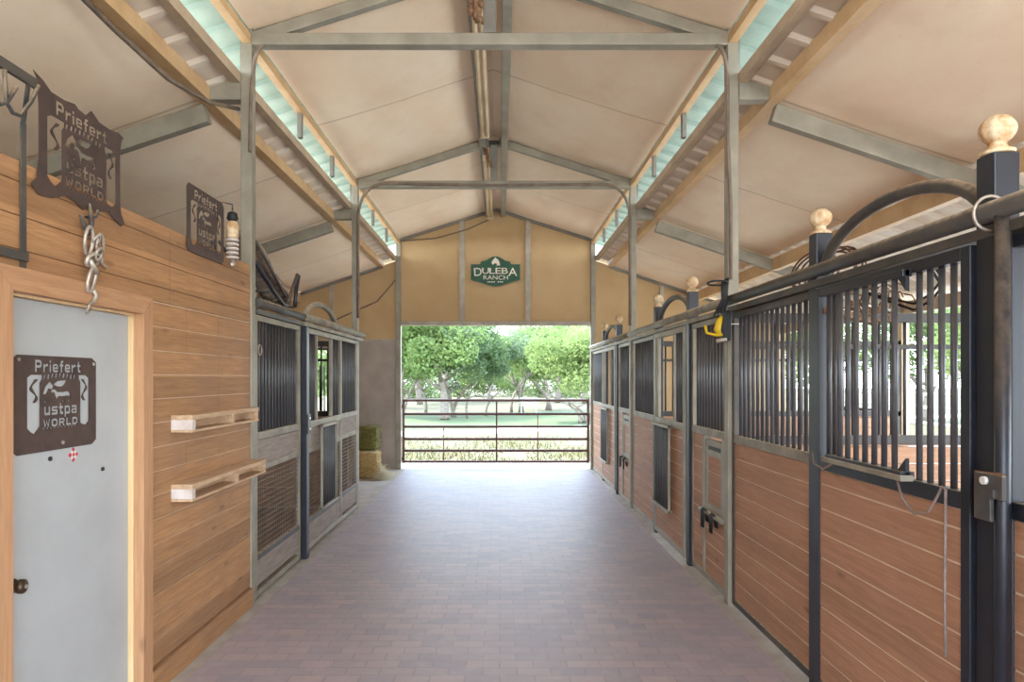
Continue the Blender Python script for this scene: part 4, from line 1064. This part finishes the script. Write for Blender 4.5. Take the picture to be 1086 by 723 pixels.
def trunk_mesh(seed, h, rx, stems, lean, rad):
    r = random.Random(seed); b = MB()
    for s2 in range(stems):
        a = r.uniform(0, 2*PI); bx, by = (0, 0) if stems == 1 else (r.uniform(-.5, .5), r.uniform(-.3, .3))
        tx, ty = bx + math.cos(a)*lean*rx, by + math.sin(a)*lean*rx
        pts = []
        for k in range(7):
            t = k/6; pts.append((bx+(tx-bx)*t*t + .08*math.sin(4*t+s2), by+(ty-by)*t*t + .05*math.cos(5*t+s2), h*1.25*t))
        b.tube(pts, [rad*(1-.6*k/6) for k in range(7)], 8)
        for k in range(4):
            i = r.choice((3, 4, 5)); a2 = r.uniform(0, 2*PI); p = Vector(pts[i]); L = r.uniform(.6, 1.3)
            b.tube([p, p + Vector((math.cos(a2)*L*.5, math.sin(a2)*L*.5, L*.35)), p + Vector((math.cos(a2)*L, math.sin(a2)*L, L*.8))], [rad*.4, rad*.28, rad*.12], 6)
    o = b.build('trunk', BARK); me = o.data; off = None; bpy.data.objects.remove(o); return me
def raw_mesh(fn, *a):
    return fn(*a)
FV = [foliage_mesh(1, 2.6, 3.0, LEAF1), foliage_mesh(2, 2.4, 3.4, LEAF1), foliage_mesh(3, 2.5, 3.0, LEAF3), foliage_mesh(4, 2.5, 3.2, LEAF2)]
TV = [trunk_mesh(1, 2.0, 2.4, 1, .25, .20), trunk_mesh(2, 2.0, 2.4, 3, .5, .10), trunk_mesh(3, 1.9, 2.4, 2, .6, .12), trunk_mesh(4, 2.0, 2.4, 1, .6, .09)]
def recentre(me):
    xs = [v.co.x for v in me.vertices]; zs = [v.co.z for v in me.vertices]
    return min(zs)
def tree(x, y, h0, fv, tv, s2, label, rz=0, group='trees beyond the gate'):
    t = thing('tree', (x, y, -.14), label, 'tree', group)
    f = link_mesh('foliage', FV[fv], (x, y, -.14 + h0), t); f.scale = (s2, s2, s2); f.rotation_euler.z = rz
    k = link_mesh('trunk', TV[tv], (x, y, -.14), t); k.scale = (s2, s2, s2*h0/1.9); k.rotation_euler.z = rz*.7
    return t
F = 700.0
def gx(px, Y): return (px - 530) * Y / F
spec = [
 (432, 31, 1.7, 0, 1, 1.0, 'slender stemmed tree at the left edge of the gate opening'),
 (447, 34, 1.8, 2, 3, 1.0, 'thin trunked tree just left of the thick trunked oak'),
 (462, 29, 1.8, 0, 0, 1.05, 'thick trunked oak left of the gate centre'),
 (482, 31, 1.7, 1, 2, 0.95, 'twin stemmed tree right of the thick trunked oak'),
 (497, 30, 1.6, 2, 3, 0.8, 'leaning tree with grey green crown near the middle of the gate'),
 (521, 32, 1.5, 2, 3, 0.72, 'thin straight tree behind the middle upright of the gate'),
 (560, 35, 1.7, 1, 1, 0.95, 'tree with a cluster of stems right of the gate centre'),
 (578, 38, 1.7, 0, 2, 1.0, 'twin stemmed tree behind the stem cluster'),
 (612, 27, .9, 3, 2, 0.92, 'yellow green bushy tree at the right side of the gate opening'),
 (632, 30, 1.0, 3, 2, 1.0, 'yellow green tree partly hidden by the right jamb'),
 (418, 40, 1.8, 1, 0, 1.15, 'far tree behind the left jamb'),
 (450, 46, 2.0, 2, 0, 1.25, 'distant tree rising behind the left hand oaks'),
 (480, 50, 2.0, 1, 0, 1.25, 'distant tall tree left of the sky gap'),
 (520, 52, 1.4, 2, 0, 0.8, 'distant low tree under the sky gap'),
 (550, 55, 1.5, 1, 0, 0.95, 'distant low tree right of the sky gap'),
 (585, 50, 1.9, 0, 0, 1.2, 'distant tree behind the twin stemmed one'),
 (615, 48, 2.0, 2, 0, 1.3, 'distant dark tree behind the yellow green bush'),
]
for k, (px, Y, h0, fv, tv, s2, lab) in enumerate(spec): tree(gx(px, Y), Y, h0, fv, tv, s2, lab, rz=k*1.3)
farspec = [(-8, 62), (-4.6, 70), (-1.5, 66), (1.6, 72), (4.8, 64), (8.2, 70), (12, 66), (-12, 66)]
for k, (x, y) in enumerate(farspec): tree(x, y, -.6, (0, 2, 1, 3)[k % 4], 1, 1.25, 'hazy tree of the far treeline behind the oaks', rz=k*1.7, group='far treeline')
tree(-7.0, 24, .5, 1, 2, .9, 'bushy tree outside the small window in the left far wall')
sidespec = [(17, 27, 0, 0, 'broad tree beyond the paddock fence, farthest back'), (16, 21, 3, 2, 'yellow green tree beyond the paddock fence, seen through the stall bars'), (20, 24, 1, 0, 'round tree behind the paddock fence, right of the yellow green one'), (21, 19, 0, 1, 'many stemmed tree behind the paddock fence, at the right edge'), (25, 30, 2, 0, 'grey green tree far beyond the paddock'), (14, 30, 1, 1, 'many stemmed tree far beyond the paddock fence'), (24, 14, 1, 0, 'round tree beyond the paddock, out past the nearest stall')]
for k, (x, y, fv, tv, lab) in enumerate(sidespec): tree(x, y, 1.5, fv, tv, 1.15, lab, rz=k*2.1, group='trees beyond the paddock')

# ------------------------------------------------------------------ light
w = bpy.data.worlds.new('sky'); S.world = w; w.use_nodes = True
nt = w.node_tree; bg = nt.nodes['Background']
tc = nt.nodes.new('ShaderNodeTexCoord'); sp = nt.nodes.new('ShaderNodeSeparateXYZ'); nt.links.new(tc.outputs['Generated'], sp.inputs[0])
rp = nt.nodes.new('ShaderNodeValToRGB'); nt.links.new(sp.outputs[2], rp.inputs[0])
rp.color_ramp.elements[0].position = 0; rp.color_ramp.elements[0].color = (.86, .93, 1, 1)
rp.color_ramp.elements[1].position = .6; rp.color_ramp.elements[1].color = (.54, .73, 1, 1)
nt.links.new(rp.outputs[0], bg.inputs[0]); bg.inputs[1].default_value = 5.2
sun = bpy.data.lights.new('sun', 'SUN'); sun.energy = 5; sun.angle = .02; sun.color = (1, .92, .78)
so = bpy.data.objects.new('sun', sun); C.objects.link(so)
so.rotation_euler = Vector((.42, .03, -.9)).to_track_quat('-Z', 'Y').to_euler()

# ------------------------------------------------------------------ camera
cam = bpy.data.cameras.new('camera'); co = bpy.data.objects.new('camera', cam); C.objects.link(co)
co.location = (0, 0, 1.71); co.rotation_euler = (PI/2, 0, 0)
cam.sensor_width = 36; cam.lens = 36 * F / 1086
cam.shift_x = 13/1086; cam.shift_y = 39.5/1086
cam.clip_start = .02; cam.clip_end = 400
S.camera = co
S.view_settings.view_transform = 'Standard'; S.view_settings.look = 'None'
S.view_settings.exposure = .95; S.view_settings.gamma = 1; S.view_settings.use_curve_mapping = False
S.cycles.use_denoising = True
S.cycles.max_bounces = 10; S.cycles.diffuse_bounces = 7; S.cycles.glossy_bounces = 4; S.cycles.transmission_bounces = 4
